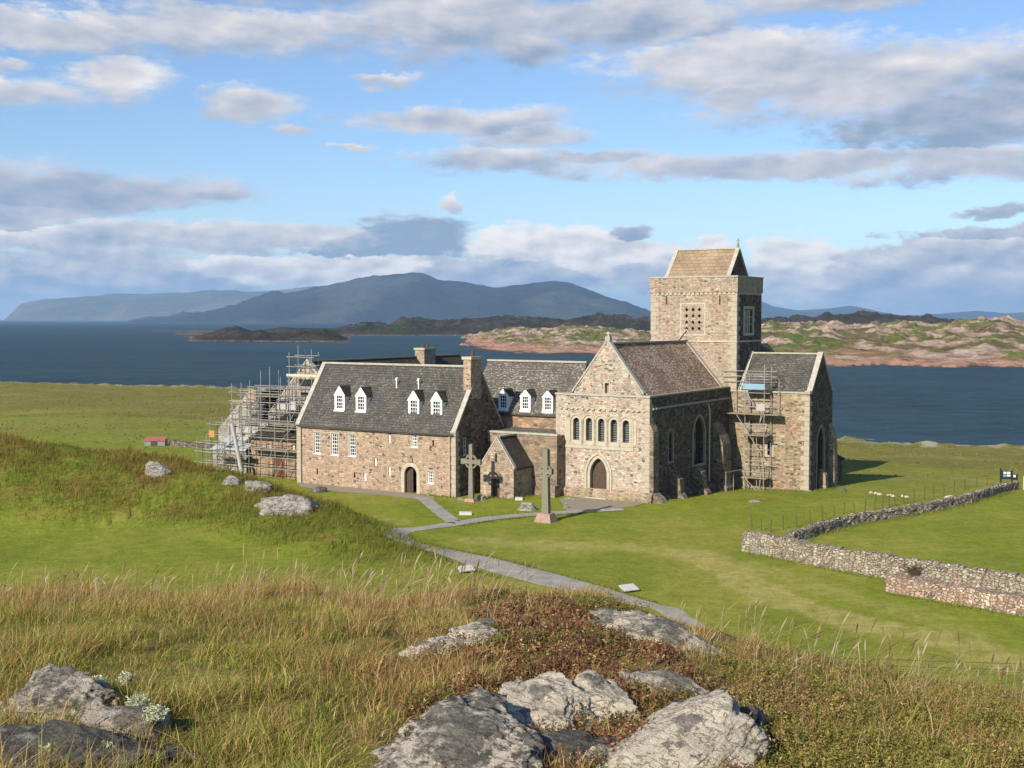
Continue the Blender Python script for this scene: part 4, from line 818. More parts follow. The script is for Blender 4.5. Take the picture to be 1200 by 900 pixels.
def dormer(parent, uc, wd, zb, ze, za, b0, eave_b, eave_z, slope, flash=True):
    fn = west(b0); l = [(uc - wd / 2, zb), (uc + wd / 2, zb), (uc + wd / 2, ze), (uc, za), (uc - wd / 2, ze)]; op = rect(uc - wd * .335, uc + wd * .335, zb + .14, ze + .02)
    mb = MB(); mb.wall(l, [op], fn, (0, .09, 0)); bz_ = lambda z: eave_b + (z - eave_z) / slope
    for s in (-1, 1):
        u = uc + s * wd / 2; mb.poly([(u, b0, zb), (u, b0, ze), (u, bz_(ze) + .1, ze), (u, bz_(zb) + .05, zb)])
    mb.box(uc - wd / 2 - .03, uc + wd / 2 + .03, b0 - .1, b0 - .002, zb - .12, zb + .06)
    o = mb.build('dormer', M['white'], parent)
    mb = MB()
    for s in (-1, 1):
        q = [(uc + s * (wd / 2 + .06), b0 + .04, ze - .07), (uc + s * (wd / 2 + .06), bz_(ze) + .2, ze - .07), (uc, bz_(za) + .2, za + .05), (uc, b0 + .04, za + .05)]; mb.prism(q, [(x, y, z + .06) for x, y, z in q])
    mb.build('dormer_roof', M['slate_dark'], o)
    mb = MB()
    for s in (-1, 1): mb.beam((uc + s * (wd / 2 + .03), b0 - .02, ze - .03), (uc, b0 - .02, za + .04), .06, .09)
    mb.build('bargeboard', M['white'], o); sash(o, fn, op[0][0], op[1][0], op[0][1], op[2][1], 3, 4, 'window_frame', .06, .04, False)
    for ch in list(o.children):
        for g in list(ch.children): g.parent = o          # the panes sit beside the frame, one level below the dormer
    if flash:
        mb = MB(); z0 = eave_z + .12; q = [(uc - wd * .46, bz_(zb) - .02, zb - .0), (uc + wd * .46, bz_(zb) - .02, zb), (uc + wd * .58, bz_(z0) - .02, z0), (uc - wd * .58, bz_(z0) - .02, z0)]
        mb.prism([(x, y, z + .02) for x, y, z in q], [(x, y, z + .045) for x, y, z in q]); mb.build('lead_apron', M['lead'], o)
for uc, zb, za in ((-26.40, 6.28, 8.27), (-24.10, 6.28, 8.22), (-18.66, 6.14, 8.14), (-16.40, 6.15, 8.12)): dormer(house, uc, 1.08, zb, zb + 1.28, za, -4.82, HB0, 4.97, 1.48)
mb = MB(); mb.box(-14.7, -13.98, -3.5, -2.0, 8.3, 10.75); mb.prism([(-14.7, -3.5, 7.6), (-13.98, -3.5, 7.6), (-13.98, -2.0, 7.6), (-14.7, -2.0, 7.6)], [(-14.7, -3.5, 8.3), (-13.98, -3.5, 8.3), (-13.98, -2.0, 8.3), (-14.7, -2.0, 8.3)]); o = mb.build('chimney', M['house'], house)
mb = MB(); mb.box(-14.8, -13.88, -3.6, -1.9, 10.75, 10.98); mb.build('chimney_cap', M['dressed'], o)
mb = MB(); mb.tube((-14.34, -2.7, 10.98), (-14.34, -2.7, 11.45), .17, 8, .13); mb.build('chimney_pot', M['pot'], o)
for u in (-21.4, -19.15): mb = MB(); mb.tube((u, -3.45, 8.2), (u, -3.5, 9.15), .06); mb.beam((u - .15, -3.5, 8.95), (u + .15, -3.5, 9.1), .05, .05); mb.build('vent_pipe', M['white'], house)

# ------------------------------------------------------------------ cloister range behind, with three dormers and a lean-to front
clo = thing('cloister_range', 'lichened slate roofed range with three white dormers between gabled house and nave', 'house', (-11, 2, 0), 'a')
CW = west(2.0); CA0, CA1 = -30.3, -8.18
mb = MB(); mb.box(CA0, CA1, 2.0, 8.4, GZ, 6.15); mb.build('wall', M['cloister'], clo)
mb = MB(); gable_roof(mb, 'a', -18.0, CA1, 5.2, 3.3, 6.12, 10.35); mb.build('roof', M['slate_lichen'], clo)
mb = MB(); mb.extr([(-17.98, 2.05, 6.1), (-17.98, 8.35, 6.1), (-17.98, 5.2, 10.3)], (.3, 0, 0)); mb.build('gable_wall', M['gable'], clo)
mb = MB(); mb.box(-18.0, CA1 - .01, 5.03, 5.37, 10.32, 10.47); mb.build('ridge_stones', M['coping'], clo)
mb = MB(); mb.box(-15.5, CA1 - .02, 1.8, 1.97, 6.0, 6.12); mb.build('gutter', M['dark_lead'], clo)
for uc in (-14.47, -12.30, -10.16): dormer(clo, uc, .98, 6.40, 7.58, 8.05, 2.08, 1.9, 6.12, 1.28, False)
mb = MB(); mb.prism([(-13.9, -1.2, GZ), (-7.4, -1.2, GZ), (-7.4, 1.99, GZ), (-13.9, 1.99, GZ)], [(-13.9, -1.2, 4.8), (-7.4, -1.2, 4.8), (-7.4, 1.99, 4.8), (-13.9, 1.99, 4.8)]); mb.build('lean_to_wall', M['lowblock'], clo)
mb = MB(); mb.box(-13.9, -7.34, -1.27, -.85, 4.8, 4.95); mb.build('parapet_coping', M['coping'], clo)
mb = MB(); mb.prism([(-13.9, -.8, 4.81), (-8.2, -.8, 4.81), (-8.2, 1.98, 4.81), (-13.9, 1.98, 4.81)], [(-13.9, -.8, 4.86), (-8.2, -.8, 4.86), (-8.2, 1.98, 5.0), (-13.9, 1.98, 5.0)]); mb.build('lean_to_roof', M['slate_lichen'], clo)
mb = MB(); mb.prism([(-8.3, -1.75, GZ), (-7.3, -1.75, GZ), (-7.3, -.9, GZ), (-8.3, -.9, GZ)], [(-8.2, -1.65, 1.05), (-7.32, -1.65, .9), (-7.32, -1.0, .9), (-8.2, -1.0, 1.05)]); mb.build('wall_stub', M['lowblock'], clo)

# ------------------------------------------------------------------ refectory range at the back, its limewashed gable behind the scaffold
ref = thing('refectory', 'long stone hall with dark slate roof and pale gable standing behind the scaffolding', 'house', (-36, 2, 0), 'a')
mb = MB(); mb.box(-41.0, -31.0, 2.4, 27, GZ, 4.9); mb.build('wall', M['gable'], ref)
mb = MB(); RW = west(2.0); l = [(-41.0, GZ), (-31.0, GZ), (-31.0, 4.9), (-36.0, 10.2), (-41.0, 4.9)]; rw = [pointed(-37.1, -36.4, 4.2, 5.6, 6.2), pointed(-35.4, -34.7, 4.2, 5.6, 6.2)]
mb.wall(l, rw, RW, (0, .3, 0)); mb.build('gable_wall', M['white_rubble'], ref)
for q in rw: pane_only(ref, RW, q, .28, M['glass'], 'window')
mb = MB(); gable_roof(mb, 'b', 2.35, 27, -36.0, 5.1, 4.85, 10.0); mb.build('roof', M['slate_dark'], ref)
mb = MB(); coping_pair(mb, 'b', 2.2, -36.0, 4.9, 4.95, 10.15, .5, .2, .15); mb.build('gable_coping', M['coping'], ref)
mb = MB(); mb.box(-36.15, -35.85, 2.5, 27, 9.97, 10.1); mb.build('ridge_stones', M['darktrim'], ref)
mb = MB(); mb.box(-36.1, -34.9, 18.9, 20.9, 8.5, 10.75); o = mb.build('chimney', M['tower'], ref)
mb = MB(); mb.box(-36.2, -34.8, 18.8, 21.0, 10.75, 10.95); mb.build('chimney_cap', M['dressed'], o)
for q in (19.5, 20.3): mb = MB(); mb.tube((-35.5, q, 10.95), (-35.5, q, 11.3), .22, 8, .17); mb.build('chimney_pot', M['pot'], o)
# ------------------------------------------------------------------ smaller gabled outbuilding and its sheeted lean-to, behind the scaffold
rer = thing('gabled_outbuilding', 'small pale rubble outbuilding with stepped gable, sheeted and wrapped in scaffold tubes', 'house', (-43, 1, 0), 'a')
mb = MB(); mb.prism([(-46.6, 1.5, GZ), (-41.05, 1.5, GZ), (-41.05, 11, GZ), (-46.6, 11, GZ)], [(-46.6, 1.5, 3.3), (-41.05, 1.5, 3.3), (-41.05, 11, 3.3), (-46.6, 11, 3.3)])
l = [(-46.6, GZ), (-41.02, GZ), (-41.02, 5.6), (-42.7, 6.9), (-46.6, 3.3)]; mb.extr([(u, 1.0, z) for u, z in l], (0, .45, 0)); mb.build('wall', M['white_rubble'], rer)
mb = MB(); q = [(-46.9, 1.4, 3.15), (-46.9, 11.2, 3.15), (-42.7, 11.2, 6.9), (-42.7, 1.4, 6.9)]; mb.prism(q, [(x, y, z + .14) for x, y, z in q]); mb.build('roof', M['slate_dark'], rer)
mb = MB(); mb.prism([(-42.9, .9, 6.6), (-41.3, .9, 6.2), (-41.3, 2.0, 6.2), (-42.9, 2.0, 6.6)], [(-42.3, 1.1, 7.35), (-41.6, 1.1, 7.2), (-41.6, 1.8, 7.2), (-42.3, 1.8, 7.35)]); mb.build('chimney_stub', M['cloister'], rer)
mb = MB(); mb.prism([(-42.6, -3.6, GZ), (-38.4, -3.6, GZ), (-38.4, .98, GZ), (-42.6, .98, GZ)], [(-42.6, -3.6, 1.9), (-38.4, -3.6, 2.0), (-38.4, .98, 4.6), (-42.6, .98, 3.6)]); mb.build('lean_to_wall', M['white_rubble'], rer)
mb = MB(); mb.prism([(-42.8, -3.8, 1.95), (-38.3, -3.8, 2.05), (-38.3, .96, 4.85), (-42.8, .96, 3.85)], [(-42.8, -3.8, 2.03), (-38.3, -3.8, 2.13), (-38.3, .96, 4.93), (-42.8, .96, 3.93)]); mb.build('roof_sheet', M['sheet'], rer)
ann = thing('low_annex', 'low tan stone annex with dark red doors under scaffolding beside the house gable', 'house', (-34, -4, 0), 'a')
AW = west(-4.0); drs = [rect(-34.7, -33.4, -.5, 1.85), rect(-31.75, -30.75, -.5, 1.85)]; aws = [rect(-35.6, -35.0, 2.3, 2.9), rect(-32.6, -32.2, 2.3, 3.0)]
mb = MB(); mb.wall([(-37.4, GZ), (-30.48, GZ), (-30.48, 3.4), (-37.4, 3.4)], drs + aws, AW, (0, .3, 0)); mb.poly([(-37.4, -4, GZ), (-37.4, 1.9, GZ), (-37.4, 1.9, 3.4), (-37.4, -4, 3.4)]); mb.build('wall', M['cloister'], ann)
for q in drs: pane_only(ann, AW, q, .2, M['reddoor'], 'door')
for q in aws: pane_only(ann, AW, q, .2, M['white'], 'window')
mb = MB(); mb.prism([(-37.5, -4.25, 3.3), (-30.5, -4.25, 3.3), (-30.5, 1.9, 5.5), (-37.5, 1.9, 5.5)], [(-37.5, -4.25, 3.42), (-30.5, -4.25, 3.42), (-30.5, 1.9, 5.62), (-37.5, 1.9, 5.62)]); mb.build('roof', M['slate_dark'], ann)

# ------------------------------------------------------------------ the little shrine chapel
shr = thing('chapel', 'tiny steep gabled stone chapel with dark slate roof beside tall ringed cross', 'chapel', (-11.2, -4, 0), 'a')
SA0, SA1, SB0, SB1 = -12.75, -9.66, -4.0, -1.22; SW_ = west(SB0); sc_ = (SA0 + SA1) / 2; sd = rect(-11.75, -10.95, -.3, 1.45); ss = rect(-11.36, -11.2, 2.75, 3.5)
mb = MB(); mb.wall([(SA0, GZ), (SA1, GZ), (SA1, 2.45), (sc_, 4.75), (SA0, 2.45)], [sd, ss], SW_, (0, .3, 0))
for a_ in (SA0, SA1): mb.poly([(a_, SB0, GZ), (a_, SB1, GZ), (a_, SB1, 2.45), (a_, SB0, 2.45)])
mb.build('wall', M['shrine'], shr); pane_only(shr, SW_, ss, .28, M['void'], 'slit_window')
mb = MB(); mb.poly([at_depth(SW_, *q, .3) for q in off(sd, .02)]); mb.build('door', M['wood'], shr)
mb = MB(); gable_roof(mb, 'b', SB0 + .28, SB1, sc_, 1.68, 2.36, 4.72, .12); mb.build('roof', M['slate_dark'], shr)
mb = MB(); coping_pair(mb, 'b', SB0 + .13, sc_, 1.58, 2.42, 4.72, .34, .16, .12); mb.box(sc_ - .1, sc_ + .1, SB0 + .3, SB1, 4.72, 4.84); mb.build('gable_coping', M['coping'], shr)
# ------------------------------------------------------------------ scaffolding
class MBL(MB):
    """a mesh written around its own base point"""
    def __init__(s, p): MB.__init__(s); s.p = np.array(p, float)
    def faces(s, pts, fs): return MB.faces(s, [np.array(q, float) + s.p for q in pts], fs)
def tubes(parent, name, segs, r=.034, mat='pole'):
    for p0, p1 in segs: MB().tube(p0, p1, r, 5).build(name, M[mat], parent, uv=False)
def boards(parent, name, x0, x1, y0, y1, z, mat='plank'):
    MB().box(x0, x1, y0, y1, z, z + .06).build(name, M[mat], parent)
sc = thing('scaffolding', 'dense stepped tube scaffolding wrapped round the pale gables left of the long house', 'scaffolding', (-36, -4, 0), 'a')
lifts = [((-5.3, -4.45), [(-41.2, 4.8), (-39.6, 5.3), (-38.0, 5.0), (-36.4, 5.2), (-34.9, 5.5), (-33.3, 5.4), (-31.8, 5.6), (-30.75, 5.5)], [.95, 1.9, 2.7, 3.6, 4.5]),
         ((-3.0, -1.9), [(-40.7, 8.1), (-39.5, 8.2), (-38.4, 7.7), (-37.1, 9.3), (-36.0, 9.7), (-34.9, 7.4), (-33.6, 7.2), (-32.3, 7.0)], [4.9, 5.7, 6.5, 7.3]),
         ((-1.2, -.4), [(-42.4, 6.2), (-41.4, 7.4), (-40.2, 8.3), (-39.1, 7.9), (-37.7, 8.0), (-36.6, 8.6), (-35.4, 8.8), (-34.2, 8.2), (-33.0, 7.9)], [5.2, 6.1, 6.9, 7.7]),
         ((-6.1, -5.5), [(-42.0, 3.4), (-40.8, 3.6), (-39.2, 3.2)], [1.1, 2.1, 2.9]),
         ((.55, 1.45), [(-38.0, 8.6), (-36.9, 10.9), (-35.8, 11.6), (-34.2, 11.2), (-32.9, 9.4)], [7.6, 8.8, 9.6, 10.5])]
for (b0, b1), sts, rz_ in lifts:
    for (u, zt) in sts:
        tubes(sc, 'pole', [((u, b0, -.6), (u, b0, zt)), ((u + .06, b1, -.6), (u + .06, b1, zt - random.uniform(.2, 1.0)))])
    for z in rz_:
        us = [s[0] for s in sts if s[1] > z]
        if len(us) > 1:
            tubes(sc, 'rail', [((min(us) - .3, b0 - .05, z), (max(us) + .3, b0 - .05, z + random.uniform(-.04, .04)))]); tubes(sc, 'rail', [((min(us) - .2, b1 + .05, z + .1), (max(us) + .2, b1 + .05, z + .1))])
            for u in us[::2]: tubes(sc, 'transom', [((u + .05, b0 - .25, z - .06), (u + .05, b1 + .25, z - .06))])
tubes(sc, 'brace', [((-41.2, -5.36, .3), (-39.6, -5.36, 2.7)), ((-38.0, -5.36, 2.7), (-36.4, -5.36, 4.9)), ((-33.3, -5.36, .1), (-31.9, -5.36, 2.6)), ((-34.7, -5.36, .1), (-33.6, -5.36, 2.5)), ((-33.3, -5.36, 2.7), (-31.0, -5.36, 4.9)),
                   ((-38.4, -3.06, 4.9), (-37.1, -3.06, 7.2)), ((-36.0, -3.06, 4.9), (-34.9, -3.06, 6.6)), ((-33.6, -3.06, 4.9), (-32.3, -3.06, 6.9)), ((-40.7, -3.06, 4.2), (-39.5, -3.06, 6.4)), ((-35.8, .5, 7.6), (-34.2, .5, 9.4))])
for q in ((-36.6, -30.7, -5.25, -4.5, 2.52), (-41.3, -36.6, -5.25, -4.5, 1.75), (-38.1, -30.9, -4.4, -3.05, 4.72), (-40.8, -37.0, -2.95, -1.95, 4.78), (-40.8, -38.3, -2.95, -1.95, 6.3), (-38.3, -34.8, -2.95, -1.95, 6.98), (-36.0, -32.2, -2.95, -1.95, 5.6), (-36.9, -32.7, .6, 1.4, 7.45)): boards(sc, 'plank', *q)
for q in ((-42.3, -39.0, -1.15, -.45, 5.9), (-37.8, -33.0, -1.15, -.45, 6.2), (-36.4, -32.2, -5.25, -4.5, 4.2), (-39.4, -36.6, -4.4, -3.1, 3.6), (-37.8, -34.0, -1.15, -.45, 7.55)): boards(sc, 'plank', *q)
boards(sc, 'plank', -37.1, -33.4, .45, 1.5, 8.62, 'plank_new'); MB().box(-37.1, -33.5, .38, .43, 8.7, 8.92).build('toe_board', M['plank_new'], sc)
MB().box(-41.2, -40.5, -5.42, -5.38, 3.35, 3.95).build('orange_guard', M['orange'], sc); MB().box(-40.7, -39.2, -3.08, -3.05, 6.35, 6.6).build('toe_board', M['plank'], sc)
mb = MB()
for k in range(7):
    z0, z1 = 4.7 - k * .65, 4.7 - (k + 1) * .65 - .06; u0, u1 = -38.1 + k * .17, -38.1 + (k + 1) * .17; mb.tube((u0, -5.62, z0), (u1, -5.62, z1), .19, 8, .15)
mb.build('rubbish_chute', M['sheet'], sc)
for q in ((-40.2, -38.6, 2.9, 4.6), (-36.2, -35.2, 5.75, 6.6), (-35.0, -34.0, 5.8, 6.55)): MB().box(q[0], q[1], -1.86, -1.82, q[2], q[3]).build('debris_sheet', M['sheet'], sc)

st_ = thing('scaffold_tower', 'narrow scaffold tower with blue sheeted top deck against the transept wall', 'scaffolding', (2.5, 15.3, -.8), 'a')
for u, b_, zt in ((.75, 15.75, 9.3), (1.95, 14.75, 9.6), (1.98, 15.7, 9.2), (3.65, 14.75, 10.1), (3.9, 15.7, 9.9), (4.6, 15.7, 8.9)):
    tubes(st_, 'pole', [((u, b_, -1.4 if 1.5 < u < 4.2 else 5.7), (u, b_, zt))])
for z in (.95, 1.9, 2.9, 4.7, 5.0, 6.5, 7.1, 7.7, 8.85, 9.3): tubes(st_, 'rail', [((1.7, 14.7, z), (4.15, 14.7, z))])
for z in (1.4, 3.4, 6.4, 8.6, 9.05, 9.5): tubes(st_, 'rail', [((-.5 if z > 8 else 1.8, 15.8, z), (4.4, 15.8, z))])
for z in (.4, 4.05, 5.85, 8.25):
    for u in (1.95, 3.75): tubes(st_, 'transom', [((u, 14.5, z - .04), (u, 15.95, z - .04))])
tubes(st_, 'brace', [((1.9, 14.68, .5), (3.6, 14.68, -1.2)), ((1.2, 14.68, 5.8), (3.4, 14.68, 2.6)), ((1.95, 14.68, 7.9), (3.2, 14.68, 6.0)), ((3.1, 14.68, 4.0), (3.6, 14.68, 7.0)), ((3.2, 14.68, -1.2), (3.7, 14.68, 2.3)), ((2.9, 14.68, 4.2), (3.7, 14.68, 6.2))])
boards(st_, 'plank', .2, 5.0, 14.6, 15.7, 5.85); boards(st_, 'plank', 1.7, 4.0, 14.6, 15.7, 4.05); boards(st_, 'plank', 1.7, 3.95, 14.6, 15.7, .4); boards(st_, 'plank', 1.7, 3.9, 14.6, 15.7, 8.1)
MB().box(1.8, 3.75, 14.56, 14.6, 8.0, 8.5).build('blue_sheet', M['blue'], st_); MB().box(3.0, 3.75, 14.6, 14.66, 6.2, 6.8).build('tool_sheet', M['sheet'], st_)
for u in (2.62, 2.92): MB().beam((u + .5, 14.85, -1.1), (u, 14.85, 4.2), .05, .06).build('ladder', M['plank'], st_)
sp = thing('guard_rail', 'pale tube handrail running from nave buttress to transept wall near the ground', 'railing', (1.3, 13.5, -.5), 'a')
tubes(sp, 'rail', [((1.35, 12.0, 1.1), (1.5, 15.9, 1.0))]); tubes(sp, 'post', [((1.35, 12.05, -1.2), (1.35, 12.05, 1.15)), ((1.42, 13.6, -1.2), (1.42, 13.6, 1.1))])

# ------------------------------------------------------------------ crosses
def cross(name, label, a_, b_, z0, H, zc, ws, wt, arm, ro, th, base):
    o = thing(name, label, 'cross', (a_, b_, z0), 'a'); t2 = th / 2
    def slab(l, t, bev=.03): 
        mb = MB(); P = [(a_ + u, b_ - t, z0 + z) for u, z in l]; Q = [(a_ + u, b_ + t, z0 + z) for u, z in l]; mb.prism(P, Q); return mb
    slab([(-ws / 2, base - .05), (ws / 2, base - .05), (wt / 2, zc - .3), (wt / 2 * .8, zc - .17), (wt / 2 * .8, zc + .17), (wt / 2, zc + .32), (wt / 2 * .86, H), (-wt / 2 * .86, H), (-wt / 2, zc + .32), (-wt / 2 * .8, zc + .17), (-wt / 2 * .8, zc - .17), (-wt / 2, zc - .3)], t2).build('shaft', M['cross'], o)
    for s in (-1, 1): slab([(s * wt * .3, zc - .15), (s * arm * .55, zc - .15), (s * arm * .62, zc - .2), (s * arm, zc - .2), (s * arm, zc + .2), (s * arm * .62, zc + .2), (s * arm * .55, zc + .15), (s * wt * .3, zc + .15)], t2 * .94).build('arm', M['cross'], o)
    mb = MB(); n = 28; ri = ro - .12
    for k in range(n):
        q0, q1 = 2 * math.pi * k / n, 2 * math.pi * (k + 1) / n; l = [(ro * math.cos(q0), zc + ro * math.sin(q0)), (ro * math.cos(q1), zc + ro * math.sin(q1)), (ri * math.cos(q1), zc + ri * math.sin(q1)), (ri * math.cos(q0), zc + ri * math.sin(q0))]
        f = [(a_ + u, b_ - t2 * .6, z0 + z) for u, z in l]; bk = [(a_ + u, b_ + t2 * .6, z0 + z) for u, z in l]; mb.faces(f + bk, [(0, 1, 2, 3), (7, 6, 5, 4), (0, 1, 5, 4), (3, 2, 6, 7)])
    mb.build('ring', M['cross'], o)
    mb = MB(); 
    for k, (s_, z_) in enumerate(((1, 0),)):
        wb = .78 if base > .4 else .62; mb.prism([(a_ - wb, b_ - wb * .8, z0 - .3), (a_ + wb, b_ - wb * .85, z0 - .3), (a_ + wb * .95, b_ + wb * .8, z0 - .3), (a_ - wb, b_ + wb * .8, z0 - .3)], [(a_ - wb * .55, b_ - wb * .5, z0 + base), (a_ + wb * .6, b_ - wb * .45, z0 + base * .94), (a_ + wb * .55, b_ + wb * .5, z0 + base), (a_ - wb * .6, b_ + wb * .45, z0 + base * .9)])
    mb.build('pedestal', M['pinkrock'], o); return o
cross('high_cross', 'tall slender grey stone ringed cross in front of the tiny chapel', -11.80, -6.70, .02, 4.4, 3.05, .42, .33, .90, .56, .24, .22)
x_, y_, z_ = hit(640, 611.5); a_, b_ = wa(x_, y_)
cross('high_cross', 'weathered high cross with short arms on pink granite pedestal standing on the lawn', a_, b_, z_, 5.05, 3.5, .54, .42, .52, .46, .34, .62)

# ------------------------------------------------------------------ dry stone walls
def dry_wall(name, label, pts, h, wd, mat, seed, cap=True, step=.35, htaper=None):
    P = np.array(pts, float); L = np.concatenate([[0], np.cumsum(np.hypot(*np.diff(P, axis=0).T))]); s = np.arange(0, L[-1], step)
    x = np.interp(s, L, P[:, 0]); y = np.interp(s, L, P[:, 1]); dx = np.gradient(x); dy = np.gradient(y); q = np.hypot(dx, dy); nx, ny = dy / q, -dx / q
    o3 = (P[0, 0], P[0, 1], float(land(P[0, 0], P[0, 1]))); o = thing(name, label, 'wall', o3)
    hh = h * (np.ones(len(s)) if htaper is None else np.interp(s / L[-1], [0, 1], htaper)); z = land(x, y); z = np.convolve(np.pad(z, 4, mode='edge'), np.ones(9) / 9, 'valid'); r = np.random.default_rng(seed); sec = []
    wob = .10 * fbm2(s * .3, s * 0 + seed, 3, seed)
    for k, (f, w_) in enumerate(((-.5, .56), (.02, .54), (.35, .50), (.7, .46), (1.0, .40), (1.0, -.40), (.7, -.46), (.35, -.50), (.02, -.54), (-.5, -.56))):
        j = r.normal(0, .035, (len(s), 3)); e = w_ * wd + wob; zt = z + f * hh + (r.normal(0, .05, len(s)) if abs(f - 1) < .01 else 0); sec.append(np.stack([x + nx * e + j[:, 0], y + ny * e + j[:, 1], zt + j[:, 2] * .6], 1))
    S = np.stack(sec, 1); nc = S.shape[1]; mb = MB(); mb.faces(S.reshape(-1, 3), [tuple(f) for f in grid_faces(len(s), nc)] + [tuple(range(nc)), tuple(range((len(s) - 1) * nc + nc - 1, (len(s) - 1) * nc - 1, -1))]); mb.build('wall_face', M[mat], o)
    if cap:
        mb = MB(); k = 0; d = 0.0
        while d < L[-1] - .3:
            ln = r.uniform(.22, .5); c_ = np.interp(d + ln / 2, L, P[:, 0]), np.interp(d + ln / 2, L, P[:, 1]); i = min(int((d + ln / 2) / step), len(s) - 1); t_ = np.array([-ny[i], nx[i], 0]); n_ = np.array([nx[i], ny[i], 0]); zb = z[i] + hh[i] - .05; hc = r.uniform(.10, .24); wc = wd * r.uniform(.36, .5)
            C_ = np.array([c_[0] + nx[i] * wob[i], c_[1] + ny[i] * wob[i], zb]); lo = [C_ + t_ * sa * ln * .5 + n_ * sb * wc for sa, sb in ((-1, -1), (1, -1), (1, 1), (-1, 1))]; up = [C_ + t_ * sa * ln * r.uniform(.3, .46) + n_ * sb * wc * r.uniform(.55, .9) + np.array([0, 0, hc * r.uniform(.75, 1.1)]) for sa, sb in ((-1, -1), (1, -1), (1, 1), (-1, 1))]
            mb.prism(lo, up); d += ln
        mb.build('capstones', M[mat], o)
    return o
wp = lambda *p: [hit(px, py)[:2] for px, py in p]
dry_wall('field_wall', 'long pale grey dry stone wall nearest the lawn, running to the right edge', wp((874, 645), (950, 661), (1040, 677), (1120, 690), (1215, 705), (1330, 723), (1420, 737)), 1.12, .62, 'dry', 3)
dry_wall('field_wall', 'dark shaded dry stone wall climbing from the pale wall to the notice board', wp((926, 637), (960, 625), (1000, 614), (1060, 604), (1100, 597), (1140, 588), (1175, 577), (1190, 573)), .58, .6, 'drymid', 5)
dry_wall('retaining_wall', 'low pink stone retaining wall stepped out in front of the pale wall', [(x + .25, y + .35) for x, y in wp((1042, 693), (1100, 703), (1160, 714), (1220, 725), (1310, 741))], .78, 1.25, 'drypink', 8, cap=False)
dry_wall('field_wall', 'low dark stone wall beyond the mound between red roofed shed and scaffolding', [(-39.2, 139.0), (-36.5, 135.5), (-32.2, 131.5), (-28.5, 128)], .5, .6, 'drydark', 9)

# ------------------------------------------------------------------ fence posts, notice board, gate, shed
first = None
for k, (px, py) in enumerate([(881, 621), (892, 622), (903, 623), (918, 621), (933.5, 618), (949.5, 615), (964, 611), (977.5, 608.5), (989, 606), (1001, 604), (1013.5, 601), (1025, 598), (1034, 597), (1042, 594), (1049, 593), (1059, 591), (1071, 588), (1083, 585.5), (1094, 583), (1106, 580), (1118, 577.5), (1131, 574.5), (1144, 571.5), (1157, 569)]):
    p = hit(px, py)
    if first is None: first = MB().tube((0, 0, -.3), (0, 0, .95), .045, 6, .038).build('fence_post', M['post'], None, (0, 0, 0)); o = first
    else: o = first.copy(); COL.objects.link(o)
    o.location = p; o.scale = (1, 1, random.uniform(.85, 1.12)); o.rotation_euler = (random.uniform(-.05, .05), random.uniform(-.05, .05), 0)
    tag(o, 'thin dark fence post in the line along the shaded field wall', 'fence post', 'fence posts along the field wall')
p = hit(1182, 566); nb = thing('notice_board', 'black framed notice board with white and blue papers at the field gate', 'notice board', p, rz=-.15)
for u, h_ in ((-.72, 1.35), (.28, 1.2), (.74, .85)): MB().box(u - .07, u + .07, -.07, .07, -.2, h_).build('post', M['black'], nb)
MB().box(-.66, .22, -.03, .03, .35, 1.12).build('panel', M['black'], nb); MB().box(.34, .68, -.03, .03, .3, .8).build('panel', M['black'], nb)
for u0, u1, z0, z1, mm_ in ((-.5, -.28, .86, 1.06, 'notice'), (-.2, .12, .82, 1.06, 'notice'), (-.52, -.26, .58, .8, 'bluep'), (-.2, .14, .62, .76, 'notice'), (.4, .62, .56, .76, 'notice')): MB().box(u0, u1, -.045, -.031, z0, z1).build('notice', M[mm_], nb)
p = hit(1200, 574); gt = thing('field_gate', 'pale timber five bar field gate at the far end of wall', 'gate', p, rz=-.5)
for u in (0, 2.4): MB().box(u - .07, u + .07, -.06, .06, -.2, 1.2).build('post', M['gatewood'], gt)
for z in (.25, .47, .69, .91, 1.1): MB().box(.08, 2.32, -.025, .025, z - .045, z + .045).build('bar', M['gatewood'], gt)
MB().beam((.1, .03, .2), (2.3, .03, 1.1), .03, .08).build('brace', M['gatewood'], gt)
zs = float(land(-41, 139)); sd_ = thing('shed', 'small low grey shed with red sheet roof beyond the grassy mound', 'shed', (-41, 139, zs), rz=.1)
MB().box(-1.15, 1.15, -.9, .9, -.3, .62).build('wall', M['lead'], sd_); MB().prism([(-1.2, -1.0, .6), (1.2, -1.0, .6), (1.2, 1.0, .82), (-1.2, 1.0, .82)], [(-1.2, -1.0, .68), (1.2, -1.0, .68), (1.2, 1.0, .90), (-1.2, 1.0, .90)]).build('roof', M['redroof'], sd_); MB().box(-.4, .3, -.94, -.9, -.1, .5).build('door', M['dark_lead'], sd_)
for px, py, lab in ((737, 694, 'pale tilted information plate on the lawn right of the wide path'), (546, 671, 'pale tilted information plate at the left verge of the wide path')):
    p = hit(px, py); o = thing('information_plate', lab, 'sign', p, rz=.5)
    MB().prism([(-.45, -.28, .10), (.45, -.28, .10), (.45, .28, .28), (-.45, .28, .28)], [(-.45, -.28, .15), (.45, -.28, .15), (.45, .28, .33), (-.45, .28, .33)]).build('plate', M['paleslab'], o)
    for u in (-.3, .3): MB().box(u - .06, u + .06, -.05, .15, -.2, .17).build('foot', M['lead'], o)

